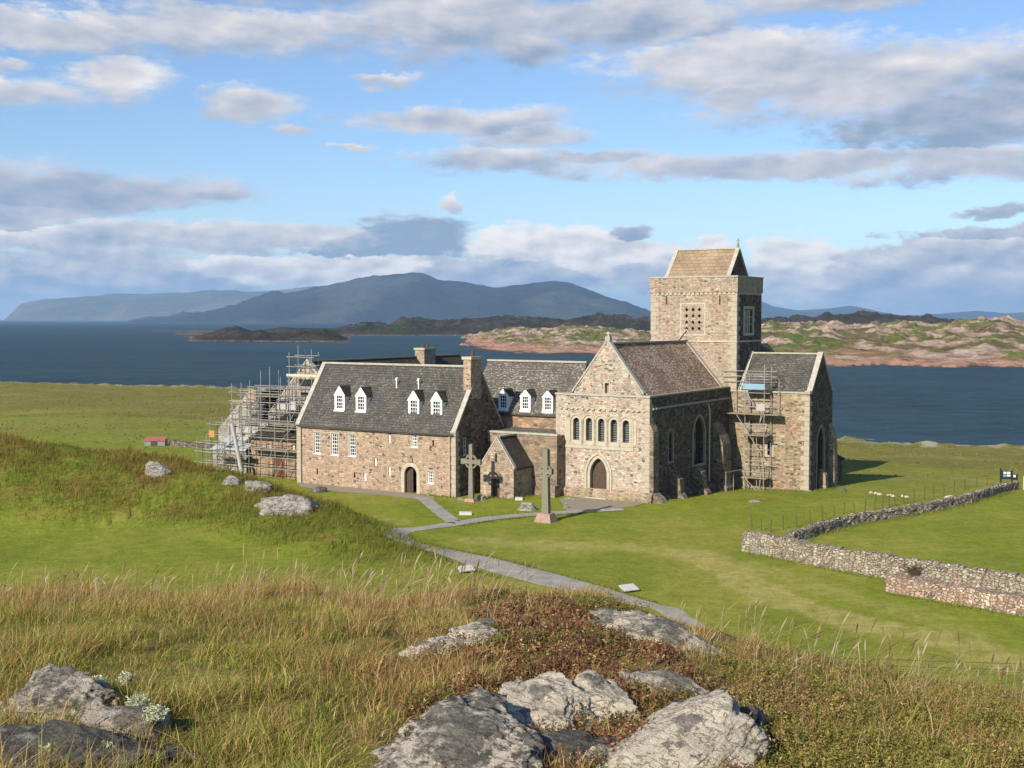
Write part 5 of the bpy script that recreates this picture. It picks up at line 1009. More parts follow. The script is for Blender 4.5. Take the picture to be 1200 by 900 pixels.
# ------------------------------------------------------------------ rocks
def rock_mat(name, pale, grey, dark, amt_dark, lich, sc_):
    m, t, b = new_mat(name); p = t.add('ShaderNodeTexCoord').outputs['Object']; pw_ = t.vec('ADD', p, t.vec('SCALE', t.vec('SUBTRACT', t.noise(p, sc_ * 1.5, 4, .6, out='Color'), (.5, .5, .5)), scale=.35 / sc_))
    a1 = t.noise(pw_, sc_ * .9, 9, .72); a2 = t.noise(t.vec('MULTIPLY', pw_, (1, .3, 2.2)), sc_ * 2.2, 8, .72); a3 = t.noise(p, sc_ * 7, 7, .75); a4 = t.noise(p, sc_ * 2.6, 8, .78)
    c = t.mix(t.maprange(a1, .35, .65), grey, pale); c = t.mix(.5, c, t.mix(t.maprange(a2, .25, .75), (.5, .5, .5), (1.4, 1.38, 1.33)), 'MULTIPLY'); c = t.mix(.45, c, t.mix(a3, (.4, .4, .4), (1.55, 1.55, 1.55)), 'MULTIPLY')
    c = t.mix(t.maprange(a4, .60 - amt_dark, .68 - amt_dark, 0, .9, True), c, dark)
    l2 = t.noise(t.vec('ADD', p, (7.3, 2.1, 4.4)), sc_ * 3.1, 8, .8); c = t.mix(t.maprange(l2, .60, .67, 0, .85, True), c, lich)
    st = t.noise(t.vec('ADD', t.vec('MULTIPLY', pw_, (.5, 1.6, 3.2)), (3, 1, 2)), sc_ * 1.3, 6, .6); crk = t.maprange(t.math('ABSOLUTE', t.math('SUBTRACT', st, .5)), .0, .022, 0, 1, True); c = t.mix(t.math('MULTIPLY', t.math('SUBTRACT', 1, crk), .42), c, dark)
    bd = t.noise(t.vec('ADD', pw_, (4.1, 3.3, 8.2)), sc_ * .55, 8, .68); c = t.mix(t.maprange(bd, .63 - amt_dark, .67 - amt_dark, 0, .8, True), c, t.mix(a3, dark, (.20, .185, .16)))
    wh = t.noise(t.vec('ADD', p, (1.3, 9.1, 2.2)), sc_ * .8, 7, .7); c = t.mix(t.maprange(wh, .52, .62, 0, .6, True), c, t.mix(a3, pale, (.66, .63, .56)))
    t.put(b.inputs['Base Color'], c); h = t.math('ADD', t.math('MULTIPLY', a2, 1.3), t.math('ADD', t.math('MULTIPLY', a3, .55), t.math('ADD', t.math('MULTIPLY', crk, .5), a4)))
    t.put(b.inputs['Normal'], t.bump(h, 1.0, .16 / sc_)); b.inputs['Roughness'].default_value = .92; b.inputs['Specular IOR Level'].default_value = .2; return m
M['rock_pale'] = rock_mat('pale_gneiss', (.72, .63, .49), (.54, .475, .375), (.085, .078, .068), .02, (.47, .47, .33), 6)
M['rock_grey'] = rock_mat('grey_gneiss', (.60, .535, .43), (.40, .36, .295), (.06, .056, .05), .085, (.44, .45, .32), 6)
M['rock_mix'] = rock_mat('streaked_gneiss', (.70, .62, .49), (.46, .41, .33), (.055, .05, .045), .125, (.44, .45, .32), 6)
M['rock_dark'] = rock_mat('dark_gneiss', (.17, .155, .14), (.09, .085, .08), (.035, .033, .03), .10, (.34, .34, .25), 6)
M['rock_far'] = rock_mat('outcrop_stone', (.44, .41, .36), (.30, .28, .25), (.09, .08, .07), .06, (.42, .39, .33), 1.2)
import bmesh
ICO = {}
def ico(sub):
    if sub not in ICO:
        bm = bmesh.new(); bmesh.ops.create_icosphere(bm, subdivisions=sub, radius=1); bm.verts.ensure_lookup_table()
        ICO[sub] = (np.array([v.co[:] for v in bm.verts]), np.array([[v.index for v in f.verts] for f in bm.faces])); bm.free()
    return ICO[sub]
ROCKS = []
def rock(name, label, px, py, half, mat, seed, rot=0, tilt=(0, 0), sub=5, sink=.35, group=None, facets=13, rough=.11, pos=None, cat='rock', ledge=0):
    V0, F0 = ico(sub); r = np.random.default_rng(seed); n = r.normal(0, 1, (facets, 3)); n[:, 2] = np.abs(n[:, 2]) * .9 + .05; n /= np.linalg.norm(n, axis=1)[:, None]; hpl = r.uniform(.62, .98, facets)
    d = V0 @ n.T; rad = np.min(np.where(d > .05, hpl / np.maximum(d, .05), 9), axis=1); rad = np.minimum(rad, 1.25)
    q = V0 * rad[:, None]; sc3 = np.array(half); qs = q * 1.0
    dis = rough * (fbm3(qs * 2.2 + seed, 5, seed) + .6 * (1 - 2 * np.abs(vnoise3(qs * np.array([1.6, 3.0, 6.0]) + seed * 1.7, seed + 9))) * .6)
    if ledge:
        bn = np.array([.25, -.35, 1.0]); bn /= np.linalg.norm(bn); tt_ = (qs @ bn) * ledge + .9 * fbm3(qs * 1.3 + 5, 3, seed + 3); fr_ = tt_ - np.floor(tt_)
        dis = dis + .055 * (np.clip(fr_ * 1.25, 0, 1) ** .6 - .5) * (1 - np.abs(V0[:, 2]) ** 4 * .6); dis = dis + .02 * fbm3(qs * 14, 3, seed + 6)
    q = q * (1 + dis[:, None]); q = q * sc3
    cx_, sx_ = math.cos(tilt[0]), math.sin(tilt[0]); q = np.stack([q[:, 0], q[:, 1] * cx_ - q[:, 2] * sx_, q[:, 1] * sx_ + q[:, 2] * cx_], 1)
    cy_, sy_ = math.cos(tilt[1]), math.sin(tilt[1]); q = np.stack([q[:, 0] * cy_ + q[:, 2] * sy_, q[:, 1], -q[:, 0] * sy_ + q[:, 2] * cy_], 1)
    p = np.array(pos if pos is not None else hit(px, py)); ROCKS.append((p[0], p[1], half[0], half[1], rot))
    o = np_mesh(name, q, F0, M[mat], smooth=True); o.location = (p[0], p[1], p[2] + half[2] * (1 - 2 * sink)); o.rotation_euler = (0, 0, rot); return tag(o, label, cat, group)
def fr(label, px, py, wpx, dep, hgt, mat, seed, rot=0, tilt=(0, 0), **kw):
    Y = hit(px, py)[1]; s = wpx / 2 * Y / F_PX; kw.setdefault('sub', 6); kw.setdefault('ledge', 4.5); return rock('rock', label, px, py, (s, dep, hgt), mat, seed, rot, tilt, **kw)
fr('large grey boulder with pale lichen crust at the lower left corner', 78, 838, 150, .20, .125, 'rock_grey', 101, .2, (.1, .1), rough=.16)
fr('small rounded white stone cut by the left edge of the photo', 4, 846, 52, .08, .075, 'rock_pale', 102, .1)
fr('lichen tufted stone right of the large grey boulder at lower left', 158, 856, 92, .10, .085, 'rock_grey', 103, -.2, (.1, .15), rough=.15)
fr('dark crusted slab below the large boulder in the bottom left corner', 75, 900, 300, .20, .10, 'rock_dark', 104, .0, (.2, .05), rough=.18)
fr('flat pale slab, left of the two pale slabs among rust coloured heather', 512, 768, 78, .12, .045, 'rock_pale', 105, .15, (.30, -.05), facets=9)
fr('pale wedge shaped slab, right and higher of the two pale slabs', 568, 755, 78, .14, .055, 'rock_pale', 106, -.25, (.32, .12), facets=9)
fr('small grey stone behind the pale wedge shaped slab', 573, 735, 34, .07, .045, 'rock_grey', 107, .2, (.2, 0))
fr('long grey outcrop at crest of knoll beside the wide path', 785, 757, 165, .17, .08, 'rock_grey', 108, -.40, (.15, .26), facets=15, rough=.17)
fr('broad grey slab with dark streaks at bottom centre, leftmost of its outcrop', 540, 892, 195, .36, .064, 'rock_mix', 109, -.55, (.26, .15), facets=16, rough=.17)
fr('blocky light grey rock between the streaked slab and the lichened hump', 624, 850, 128, .21, .078, 'rock_pale', 110, -.6, (.34, .18), facets=14, rough=.15)
fr('lichened pale hump in the middle of the outcrop under the heather', 694, 832, 104, .19, .078, 'rock_pale', 111, -.4, (.32, .14), facets=14, rough=.15)
fr('largest pale smooth slab sloping to the right at bottom centre', 794, 888, 150, .38, .062, 'rock_pale', 112, -.75, (.26, .20), facets=10, rough=.08)
fr('dark grey ledge behind the largest pale slab', 792, 815, 110, .13, .06, 'rock_grey', 113, -.5, (.22, .24), rough=.16)
fr('dark mossy edge stone at the right foot of the largest pale slab', 858, 868, 70, .22, .065, 'rock_dark', 114, -.75, (.25, .3), rough=.16)
fr('dark low stone between streaked slab and largest pale slab', 668, 892, 150, .14, .05, 'rock_dark', 115, -.2, (.3, .1), rough=.18)
fr('small pale stone at bottom edge, between streaked and largest slabs', 705, 893, 46, .08, .045, 'rock_pale', 116, .2, (.3, .1))
# outcrops on the mound and stones about the lawn
def far_rock(label, px, py, wpx, hpx, mat, seed, cat='rock', group=None, name='rock', dep=.6, sink=.3, **kw):
    p = hit(px, py); s = p[1] / F_PX; return rock(name, label, px, py, (wpx / 2 * s, wpx / 2 * s * dep, hpx * s * .62), mat, seed, random.uniform(-.4, .4), sub=4, sink=sink, group=group, pos=p, cat=cat, **kw)
far_rock('upright pale grey outcrop on the mound crest below the red roofed shed', 184, 557, 28, 20, 'rock_far', 121, rough=.22, ledge=3.5)
far_rock('long pale outcrop at the right end of the mound before the house', 340, 598, 76, 22, 'rock_far', 122, rough=.24, ledge=3.5)
far_rock('low pale outcrop on mound between the upright rock and the long outcrop', 300, 574, 34, 14, 'rock_far', 123, rough=.22, ledge=3.5)
far_rock('small pale outcrop at the edge of turf below the scaffolding', 272, 566, 24, 10, 'rock_far', 124)
far_rock('dark stone at the end of low turf bank in front of the house', 372, 577, 22, 8, 'rock_dark', 125)
far_rock('pink granite boulder heap beside the tiny chapel and the right hand path', 619, 598, 24, 12, 'rock_far', 126)
far_rock('rounded mossy boulder behind the foot of the tall slender cross', 564, 586, 11, 8, 'rock_far', 127)
far_rock('low kerb stone at the left foot of the tall slender cross', 542, 586, 12, 3, 'rock_far', 128)
far_rock('dark small stone where the two paths meet', 536, 612, 8, 3, 'rock_dark', 129)
far_rock('pale boundary stone standing beside the gravel left of the west door', 663, 596, 5, 9, 'rock_far', 130)
far_rock('flat pale slab lying against the church wall left of the west door', 669, 585, 14, 3, 'rock_far', 131)
far_rock('flat pale stone lying in the lawn below the scaffold tower', 884, 588, 16, 2.5, 'rock_far', 132)
far_rock('flat white stone on the lawn behind the shaded field wall', 1113, 583, 14, 3, 'rock_pale', 133)
for k, (px, py) in enumerate(((986, 574), (990, 576), (1021, 578), (1026, 579), (1031, 580), (1042, 581), (1047, 582), (1058, 582), (1063, 583))):
    far_rock('one of the small loose stones scattered on the lawn right of the transept', px, py, 5 if k else 8, 3, 'rock_dark' if k < 2 else 'rock_pale', 140 + k, 'stone', 'loose stones in the lawn', 'stone')
for px, py, w_, lab in ((545.5, 603.5, 15, 'white stone slab lying in grass between the path fork and chapel'), (608, 586, 9, 'short white stone block on the grass right of the chapel')):
    p = hit(px, py); s = p[1] / F_PX * w_ / 2; tag(MBL(p).prism([(-s, -.22, -.1), (s, -.22, -.1), (s, .22, -.1), (-s, .22, -.1)], [(-s * .97, -.2, .2), (s * .97, -.2, .18), (s * .97, .2, .2), (-s * .97, .2, .22)]).build('stone_slab', M['paleslab'], None, p), lab, 'slab'); 
# ------------------------------------------------------------------ grasses, heath and lichen close to the viewer
FR = [q for q in ROCKS if math.hypot(q[0], q[1]) < 14]
def in_rock(x, y, k=.86):
    m = np.zeros(x.shape, bool)
    for cx_, cy_, hx, hy, rot in FR:
        c_, s_ = math.cos(-rot), math.sin(-rot); dx, dy = x - cx_, y - cy_; u = (dx * c_ - dy * s_) / (hx * k); v = (dx * s_ + dy * c_) / (hy * k); m |= u * u + v * v < 1
    return m
def inside(px, py, poly):
    r = np.zeros(px.shape, bool); n = len(poly)
    for i in range(n):
        (x0, y0), (x1, y1) = poly[i], poly[(i + 1) % n]; c_ = ((y0 > py) != (y1 > py)) & (px < (x1 - x0) * (py - y0) / (y1 - y0 + 1e-9) + x0); r ^= c_
    return r
HEATH = [(548, 722), (590, 704), (650, 700), (720, 712), (770, 738), (815, 775), (850, 815), (880, 860), (885, 905), (475, 905), (480, 835), (560, 800), (600, 790), (560, 775), (500, 790), (490, 770), (560, 745)]
def scatter(n, d0=3.7, extra=1.0, span=.47):
    y = np.sqrt(rng.uniform(d0 ** 2, 11.0 ** 2, n)); x = y * rng.uniform(-span, span, n); px0 = 600 + F_PX * x / y
    k = y < np.interp(px0, CRX, CRD) + extra; x, y = x[k], y[k]; z = land(x, y); px, py = to_px(x, y, z); return x, y, z, px, py
def pick(cols, n, w=None): c = np.array(cols); return c[rng.choice(len(c), n, p=None if w is None else np.array(w) / sum(w))]
def blades(name, x, y, z, h, wd, col, lean, label, mat='blade', curve=.6, wind=(.22, .05)):
    n = len(x); a = rng.uniform(0, 2 * math.pi, n); tl = lean * rng.uniform(.1, 1, n); dx, dy = np.cos(a) * tl + wind[0] * rng.uniform(.3, 1.2, n) * lean, np.sin(a) * tl + wind[1] * lean
    b_ = rng.uniform(0, math.pi, n); ux, uy = np.cos(b_) * wd / 2, np.sin(b_) * wd / 2; V = np.empty((n, 6, 3))
    for i, (f, wf) in enumerate(((0, 1), (.55, .8), (1, .12))):
        g = f * (1 - curve) + curve * f * f; cx_, cy_, cz = x + dx * h * g, y + dy * h * g, z - .02 + h * f * (1 - .42 * f * np.clip(np.hypot(dx, dy), 0, 1.35))
        V[:, 2 * i] = np.stack([cx_ - ux * wf, cy_ - uy * wf, cz], 1); V[:, 2 * i + 1] = np.stack([cx_ + ux * wf, cy_ + uy * wf, cz], 1)
    q = np.array([[0, 1, 3, 2], [2, 3, 5, 4]]); Q = (np.arange(n)[:, None, None] * 6 + q[None]).reshape(-1, 4)
    return tag(np_mesh(name, V.reshape(-1, 3), Q, M[mat], np.repeat(col, 6, axis=0)), label, 'grass', kind='stuff')
GREENS = [(.235, .265, .036), (.165, .215, .026), (.31, .31, .055), (.20, .215, .045), (.40, .345, .10)]
STRAWS = [(.60, .43, .18), (.52, .33, .12), (.42, .22, .085), (.70, .56, .30), (.30, .13, .06)]
x, y, z, px, py = scatter(290000)
n4 = fbm2(x * 1.3, y * 1.3, 4, 301); n5 = fbm2(x * 4, y * 4, 3, 307)
hth = inside(px + 14 * n5, py + 10 * n4, HEATH); left = px < 860 + 60 * n4; k = ~in_rock(x, y) & (~hth | (rng.random(len(x)) < .20)) & (left | (rng.random(len(x)) < .5)); hsel = hth[k]
x, y, z, px, py, n4, n5 = (q[k] for q in (x, y, z, px, py, n4, n5)); crest = np.clip((735 - py + 25 * n4) / 60, 0, 1) * (px < 520)
dry = rng.random(len(x)) < np.clip(.33 + .45 * n4 + .25 * n5 + .35 * crest + .25 * ((px > 400) & (px < 900)), .06, .9)
dry |= (hsel & (rng.random(len(x)) < .8)) | ((px > 860) & (rng.random(len(x)) < .35)); n = len(x); hgt = (.03 + .135 * rng.beta(1.5, 2.8, n)) * (1 + 1.15 * np.clip(1.3 * n4 + .7 * n5 + .08, -.42, 1.0)) * np.where(px > 830, .62, 1.0); hgt *= np.where((px > 440) & (px < 860), .62, 1)
g = ~dry
colg = pick(GREENS, g.sum(), [3, 3, 2, 2, 1.4]) * rng.uniform(.7, 1.3, (g.sum(), 1)) * (1 + .5 * np.clip(fbm2(x[g] * .9, y[g] * .9, 3, 311), -.6, .6))[:, None]; blades('grass', x[g], y[g], z[g], hgt[g], rng.uniform(.0028, .0055, g.sum()), colg, .95, 'long green grass covering the near knoll')
d = dry; cold = pick(STRAWS, d.sum(), [3, 3, 2.4, 1.2, 2]) * rng.uniform(.65, 1.2, (d.sum(), 1)); blades('dry_grass', x[d], y[d], z[d], hgt[d] * 1.08, rng.uniform(.002, .0042, d.sum()), cold, 1.15, 'dead straw coloured grass among the green on the near knoll')
# heather sprigs: a stick with small leaves all along
def heath(name, x, y, z, ln, cols, wts, leaf, nl, label, tilt=.8):
    n = len(x); a = rng.uniform(0, 2 * math.pi, n); t_ = rng.uniform(0, tilt, n); D = np.stack([np.cos(a) * np.sin(t_), np.sin(a) * np.sin(t_), np.cos(t_)], 1); B = np.stack([x, y, z - .01], 1); V = np.empty((n, nl, 4, 3))
    c = pick(cols, n, wts) * rng.uniform(.7, 1.3, (n, 1)); C = np.empty((n, nl, 4, 3))
    for k in range(nl):
        P = B + D * (ln * (k + .7) / nl)[:, None] + rng.normal(0, .004, (n, 3)); e1 = rng.normal(0, 1, (n, 3)); e1 /= np.linalg.norm(e1, axis=1)[:, None]; e2 = rng.normal(0, 1, (n, 3)); e2 -= (e2 * e1).sum(1)[:, None] * e1; e2 /= np.linalg.norm(e2, axis=1)[:, None]
        s = leaf * rng.uniform(.6, 1.3, n)[:, None]; e1 = e1 * s * 1.5; e2 = e2 * s * .55; V[:, k, 0] = P - e1; V[:, k, 1] = P + e2; V[:, k, 2] = P + e1; V[:, k, 3] = P - e2; C[:, k] = (c * rng.uniform(.8, 1.25, (n, 1)))[:, None]
    return tag(np_mesh(name, V.reshape(-1, 3), np.arange(n * nl * 4).reshape(-1, 4), M['leafy'], C.reshape(-1, 3)), label, 'heather', kind='stuff')
x, y, z, px, py = scatter(110000, 3.7, .7, .34); n4 = fbm2(x * 1.6, y * 1.6, 4, 331); n5 = fbm2(x * 4, y * 4, 3, 337)
k = inside(px + 14 * n5, py + 10 * n4, HEATH) & ~in_rock(x, y, .80); x, y, z, n4, n5 = x[k], y[k], z[k], n4[k], n5[k]; cl = np.clip(.75 + .9 * n5 + .5 * n4, .15, 1.6)
gp = rng.random(len(x)) < np.clip(.16 + .9 * n4, .03, .7)
heath('heather', x[~gp], y[~gp], z[~gp], rng.uniform(.035, .085, (~gp).sum()) * cl[~gp], [(.20, .095, .05), (.15, .075, .044), (.28, .15, .07), (.12, .06, .038), (.40, .28, .14)], [3, 3, 2.4, 2, 1.4], .0065, 9, 'rust red and brown heather mat over the rocky knoll')
heath('green_heather', x[gp], y[gp], z[gp], rng.uniform(.04, .095, gp.sum()) * cl[gp], [(.13, .14, .03), (.17, .165, .04), (.10, .11, .025)], None, .006, 9, 'olive green heath growing through the rust red heather')
x, y, z, px, py = scatter(220000, 3.6, .9, .5); n4 = fbm2(x * 1.1, y * 1.1, 4, 351); n5 = fbm2(x * 4.5, y * 4.5, 3, 357)
k = (px > 835 + 50 * n4) & (px < 1300) & ~inside(px + 14 * n5, py, HEATH) & ~in_rock(x, y); x, y, z, n4, n5 = x[k], y[k], z[k], n4[k], n5[k]; br = rng.random(len(x)) < np.clip(.28 + .6 * n4, .04, .8); cl = np.clip(.8 + .8 * n5, .25, 1.6)
heath('green_heather', x[~br], y[~br], z[~br], rng.uniform(.035, .09, (~br).sum()) * cl[~br], [(.175, .175, .036), (.24, .21, .05), (.135, .145, .03), (.30, .245, .08)], [3, 2, 2, 1.4], .0052, 9, 'dense olive green low heath on the right of the knoll')
heath('heather', x[br], y[br], z[br], rng.uniform(.04, .10, br.sum()) * cl[br], [(.26, .15, .065), (.19, .11, .05), (.36, .25, .11)], None, .005, 9, 'brown low heath patches on the right of the knoll')
# seed stalks with plumes standing over the crest
def stalks(name, n, x0, x1, hmin, hmax, label, back=(-.9, .9)):
    pxs = rng.uniform(x0, x1, n); dc = np.interp(pxs, CRX, CRD) + rng.uniform(back[0], back[1], n); y = dc; x = (pxs - 600) / F_PX * dc; z = land(x, y); h = rng.uniform(hmin, hmax, n); a = rng.normal(0, .9, n); ln = rng.uniform(.05, .95, n); dx, dy = np.cos(a) * ln, np.sin(a) * ln; lv = np.linspace(0, 1, 5); W_ = rng.uniform(.0008, .0013, n); rows = []; plume = rng.random(n) < .6
    pw_ = np.where(plume, rng.uniform(.0022, .0052, n), .0018); base = pick([(.40, .30, .15), (.30, .19, .10), (.20, .11, .07), (.50, .42, .26)], n)
    for f, wf in ((0, 0), (.4, 0), (.75, 0), (.8, 1), (.9, 1.1), (1, .1)):
        w_ = np.where(wf > 0, pw_ * wf, W_); cx_, cy_, cz = x + dx * h * f * f, y + dy * h * f * f, z + h * (f - .28 * f * f * ln); rows.append(np.stack([np.stack([cx_ - w_, cy_, cz], 1), np.stack([cx_ + w_, cy_, cz], 1)], 1))
    V = np.stack(rows, 1); q = np.array([[2 * i, 2 * i + 1, 2 * i + 3, 2 * i + 2] for i in range(5)]); Q = (np.arange(n)[:, None, None] * 12 + q[None]).reshape(-1, 4)
    tag(np_mesh(name, V.reshape(-1, 3), Q, M['blade'], np.repeat(base, 12, axis=0)), label, 'grass', kind='stuff')
stalks('seed_grass', 520, -40, 620, .14, .34, 'tall seeding grass stalks along the left crest of the knoll', (-1.2, .8)); stalks('seed_grass', 110, 280, 560, .25, .46, 'pale plumed grass heads nodding over the crest near the path'); stalks('seed_grass', 260, 780, 1260, .12, .30, 'thin seeding grass stalks along the right crest of the knoll', (-1.4, .8)); stalks('seed_grass', 40, 860, 1200, .28, .42, 'few tall pale grass heads on the right crest')
# pale shrubby lichen tufts on the left boulders
bx = []
for px_, py_, r_ in ((118, 812, .05), (165, 838, .055), (185, 850, .05), (98, 805, .03), (60, 895, .03), (130, 890, .03), (905, 735, .045), (150, 805, .03)):
    h0 = hit(px_, py_ + 8); k = 220; p_ = rng.normal(0, 1, (k, 3)); p_ /= np.linalg.norm(p_, axis=1)[:, None]; p_[:, 2] = np.abs(p_[:, 2]); p_ *= r_ * rng.uniform(.3, 1, (k, 1)); bx.append(p_ + np.array(h0) + np.array([0, -.03, .07 if px_ < 400 else .03]))
B = np.concatenate(bx); heath('lichen', B[:, 0], B[:, 1], B[:, 2], rng.uniform(.012, .025, len(B)), [(.50, .52, .34), (.42, .45, .28), (.58, .58, .42)], None, .0045, 5, 'pale yellow green shrubby lichen tufts on the left boulders', 1.4)['category'] = 'lichen'
# rough grass on the mound
n = 230000; x = rng.uniform(-75, 2, n); y = rng.uniform(62, 126, n); mz_, mg_ = mound(x, y); px = 600 + F_PX * x / y
nz1 = fbm2(x * .16, y * .16, 4, 401); nz2 = fbm2(x * .6, y * .6, 3, 407); k = (mg_ * (1 + .6 * nz1) > .42 * rng.random(n) ** 1.5 + .03) & (px > -60) & (hill(x, y) < land(x, y) + .3); x, y, nz1, nz2, mz_, mg_ = x[k], y[k], nz1[k], nz2[k], mz_[k], mg_[k]; n = len(x); z = land(x, y)
for q in ROCKS:
    if math.hypot(q[0], q[1]) > 40: kk = ((x - q[0]) / (q[2] + .1)) ** 2 + ((y - q[1]) / (q[3] + .1)) ** 2 < .9; z = np.where(kk, -50, z)
k = z > -40; x, y, z, nz1, nz2, mz_, mg_ = x[k], y[k], z[k], nz1[k], nz2[k], mz_[k], mg_[k]; n = len(x)
top = np.clip(mz_ / 3.5, 0, 1); br = rng.random(n) < np.clip(.16 + 1.0 * top * (.6 + nz1) + .3 * nz2 * top, .02, .8); col = pick([(.145, .19, .024), (.175, .21, .028), (.12, .16, .021), (.22, .215, .042)], n); col[br] = pick([(.27, .18, .05), (.32, .23, .07), (.22, .155, .04), (.27, .13, .045)], br.sum()); col *= rng.uniform(.8, 1.2, (n, 1))
tall_ = np.clip(.75 + .5 * nz2 + .35 * nz1, .2, 1.3) * np.clip(.25 + 2.2 * mg_, 0, 1); blades('rough_grass', x, y, z, rng.uniform(.28, .92, n) * tall_, rng.uniform(.022, .045, n), col, .7, 'rough wind combed grass covering the mound left of the abbey', wind=(.6, -.35))
# longer grass left uncut along walls, verges and stones
tx, ty = [], []
def along(pts, dens_, wd):
    P = np.array([q for q in pts if math.hypot(q[0], q[1]) > 48]); L = np.concatenate([[0], np.cumsum(np.hypot(*np.diff(P, axis=0).T))]); k = int(L[-1] * dens_); q = rng.uniform(0, L[-1], k); tx.append(np.interp(q, L, P[:, 0]) + rng.normal(0, wd, k)); ty.append(np.interp(q, L, P[:, 1]) + rng.normal(0, wd, k))
along([aw(0.1, 1.0)[:2] + 0, aw(.9, 12)[:2], aw(.5, 15.5)[:2]], 60, .25); along([aw(0.3, 15.6)[:2], aw(7.4, 15.6)[:2]], 90, .22); along([aw(7.8, 15.8)[:2], aw(7.9, 22)[:2]], 60, .25); along([aw(-13.8, -5.9)[:2], aw(-17.0, -6.0)[:2]], 60, .18); along([aw(-9.4, -4)[:2], aw(-9.3, -1.5)[:2]], 60, .2); along([aw(-12.9, -4.3)[:2], aw(-9.7, -4.3)[:2]], 50, .2)
along(wp((874, 648), (950, 664), (1040, 681)), 45, .18); along(wp((1042, 697), (1100, 707), (1160, 718), (1215, 728)), 45, .18); along(wp((930, 640), (960, 628), (1000, 617), (1060, 607), (1140, 591), (1185, 577)), 70, .25); along(wp((926, 632), (1000, 610), (1060, 600), (1140, 584)), 40, .25)
for e_ in ([(747, 718), (648, 696), (588, 679), (549, 667.5), (519, 655), (471, 639), (452, 630)], [(771, 708), (690, 683), (625, 666), (580, 654.5), (545, 647.5), (497, 637)], [(540, 617.5), (565, 612.8), (605, 608), (690, 602)], [(532, 611.5), (560, 607), (600, 603), (640, 600)]): along(wp(*e_), 40, .09)
x, y = np.concatenate(tx), np.concatenate(ty); k = np.hypot(x, y) > 48; x, y = x[k], y[k]; z = land(x, y); n = len(x)
blades('verge_grass', x, y, z, rng.uniform(.08, .32, n), rng.uniform(.02, .04, n), pick([(.16, .205, .028), (.20, .235, .034), (.26, .235, .07), (.12, .16, .022)], n), .8, 'longer uncut grass along the feet of walls and path edges')
# the lawn's own nap and the tussocks of the fields behind
n = 150000; y = np.sqrt(rng.uniform(46.0 ** 2, 112.0 ** 2, n)); x = y * rng.uniform(-.46, .46, n); mz_, mg_ = mound(x, y); a_, b_ = (x - O0[0]) * SV[0] + (y - O0[1]) * SV[1], (x - O0[0]) * EV[0] + (y - O0[1]) * EV[1]
k = (mg_ < .2) & ~((b_ > -7.5) & (a_ < .8) & (a_ > -48)) & ~((b_ > 15) & (a_ < 8)) & (hill(x, y) < base_land(x, y)); PW = [px_poly(q) for q in ([(812, 722), (700, 697), (600, 670), (530, 650), (484, 637), (465, 628), (490, 620), (530, 615)], [(530, 615), (512, 600), (495, 584)], [(532, 614), (600, 605), (690, 599), (730, 597)])]
for q, wd_ in zip(PW, (1.5, .9, .7)): k &= dist_poly(x, y, q) > wd_
x, y = x[k], y[k]; n = len(x); z = land(x, y); f_ = np.clip(.5 + .9 * fbm2(x * .5, y * .5, 3, 501), 0, 1)[:, None]
cl_ = np.array((.185, .225, .029)) * f_ + np.array((.25, .265, .05)) * (1 - f_); worn_ = np.zeros(n)
for q in (px_poly([(815, 648), (850, 668), (905, 700), (990, 728), (1080, 745), (1210, 782)]), px_poly([(560, 634), (640, 639), (730, 640), (800, 650), (880, 672)])): worn_ = np.maximum(worn_, 1 - sstep(.6, 1.6, dist_poly(x, y, q)))
cl_ = cl_ + (np.array((.34, .30, .11)) - cl_) * (worn_ * .8)[:, None]
blades('lawn_grass', x, y, z, rng.uniform(.03, .085, n), rng.uniform(.03, .06, n), cl_ * rng.uniform(.82, 1.2, (n, 1)), .9, 'short mown lawn grass round the abbey')
n = 70000; y = np.sqrt(rng.uniform(118.0 ** 2, 385.0 ** 2, n)); x = y * rng.uniform(-.47, .47, n); tf = fbm2(x * .05, y * .09, 4, 511); k = (y < coast(x) - 4) & (rng.random(n) < .35 + .8 * tf); x, y, tf = x[k], y[k], tf[k]; n = len(x); z = land(x, y)
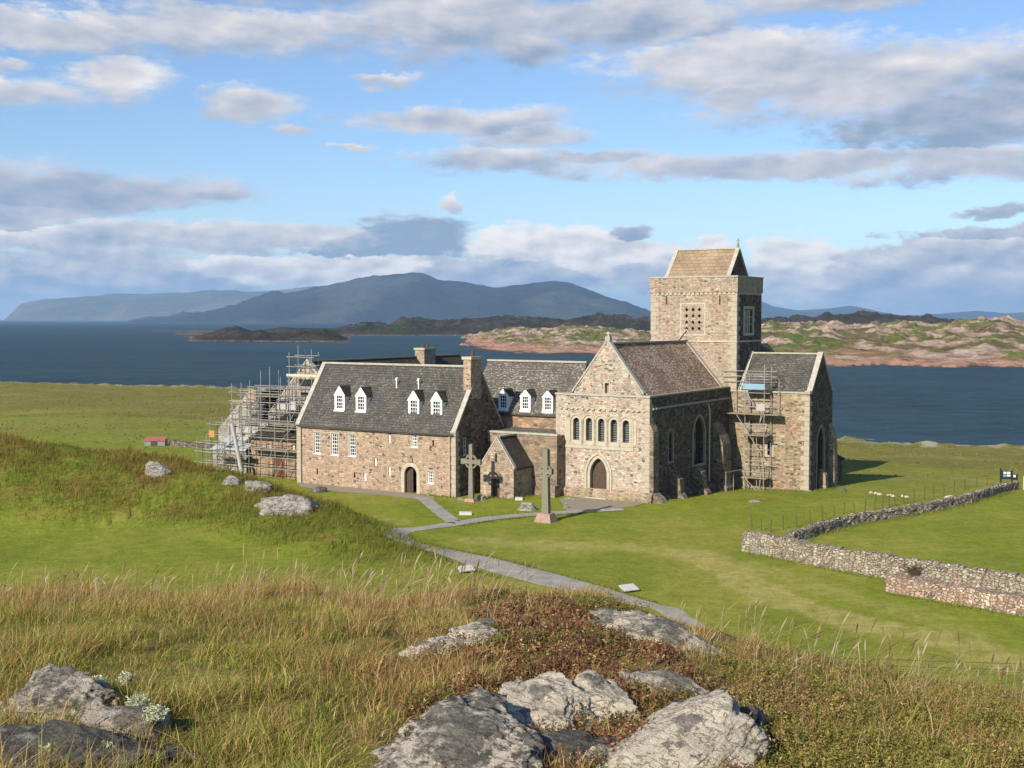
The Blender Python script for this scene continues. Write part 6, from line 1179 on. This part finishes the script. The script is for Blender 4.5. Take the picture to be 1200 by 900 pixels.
br = (rng.random(n) < .4 + .5 * tf); col = pick([(.185, .205, .038), (.215, .22, .048), (.165, .19, .034)], n); col[br] = pick([(.26, .225, .08), (.225, .185, .062)], br.sum()); blades('field_grass', x, y, z, rng.uniform(.08, .28, n), rng.uniform(.12, .3, n), col, .8, 'coarse tussocky grass in the fields between abbey and sea')
# dead bush leaning against the pale wall
p = np.array(hit(1078, 684)); bush = thing('dead_bush', 'bare brown twiggy bush leaning against the pale dry stone wall', 'bush', tuple(p)); mb = MB()
for k in range(130):
    a = random.uniform(0, 6.28); t_ = random.uniform(.2, 1.1); L_ = random.uniform(.5, 1.25); c0 = p + np.array([random.uniform(-.3, .3), random.uniform(-.1, .2), .35]); e = c0 + L_ * np.array([math.cos(a) * math.sin(t_) * 1.3, math.sin(a) * math.sin(t_) * .45 - .1, math.cos(t_) * .7]); mid = (c0 + e) / 2 + np.array([random.uniform(-.08, .08), 0, .1]); mb.tube(c0, mid, .018, 4, .012); mb.tube(mid, e, .012, 4, .005)
    for q in range(2): e2 = mid + np.array([random.uniform(-.3, .3), random.uniform(-.15, .1), random.uniform(.05, .35)]); mb.tube(mid, e2, .009, 4, .004)
mb.build('twigs', M['post'], bush, uv=False)
# wire fence at the foot of the knoll
def wire_fence(label, pts, zs_, posts):
    P = [np.array(q, float) for q in pts]; p0 = (P[0][0], P[0][1], float(land(P[0][0], P[0][1]))); o = thing('wire_fence', label, 'fence', p0)
    for h_ in zs_:
        mb = MB()
        for q0, q1 in zip(P[:-1], P[1:]): mb.tube((q0[0], q0[1], float(land(*q0)) + h_), (q1[0], q1[1], float(land(*q1)) + h_), .012, 4)
        mb.build('wire', M['dark_lead'], o, uv=False)
    for q in P[::posts]: zq = float(land(*q)); MB().tube((q[0], q[1], zq - .3), (q[0], q[1], zq + (1.05 if zs_[0] > .9 else .7)), .045, 6).build('post', M['post'], o, uv=False)
fx = np.linspace(-30, -9.5, 8); wire_fence('thin dark wire fence dipping behind the left crest of the knoll', [(q, 57.5 - (q + 30) * .62) for q in fx], (.95, .55), 3)
wire_fence('thin dark wire fence along the knoll foot at lower right', [(q, 47.5 - (q - 11) * .12) for q in np.linspace(11, 24, 6)], (.6, .35), 5)
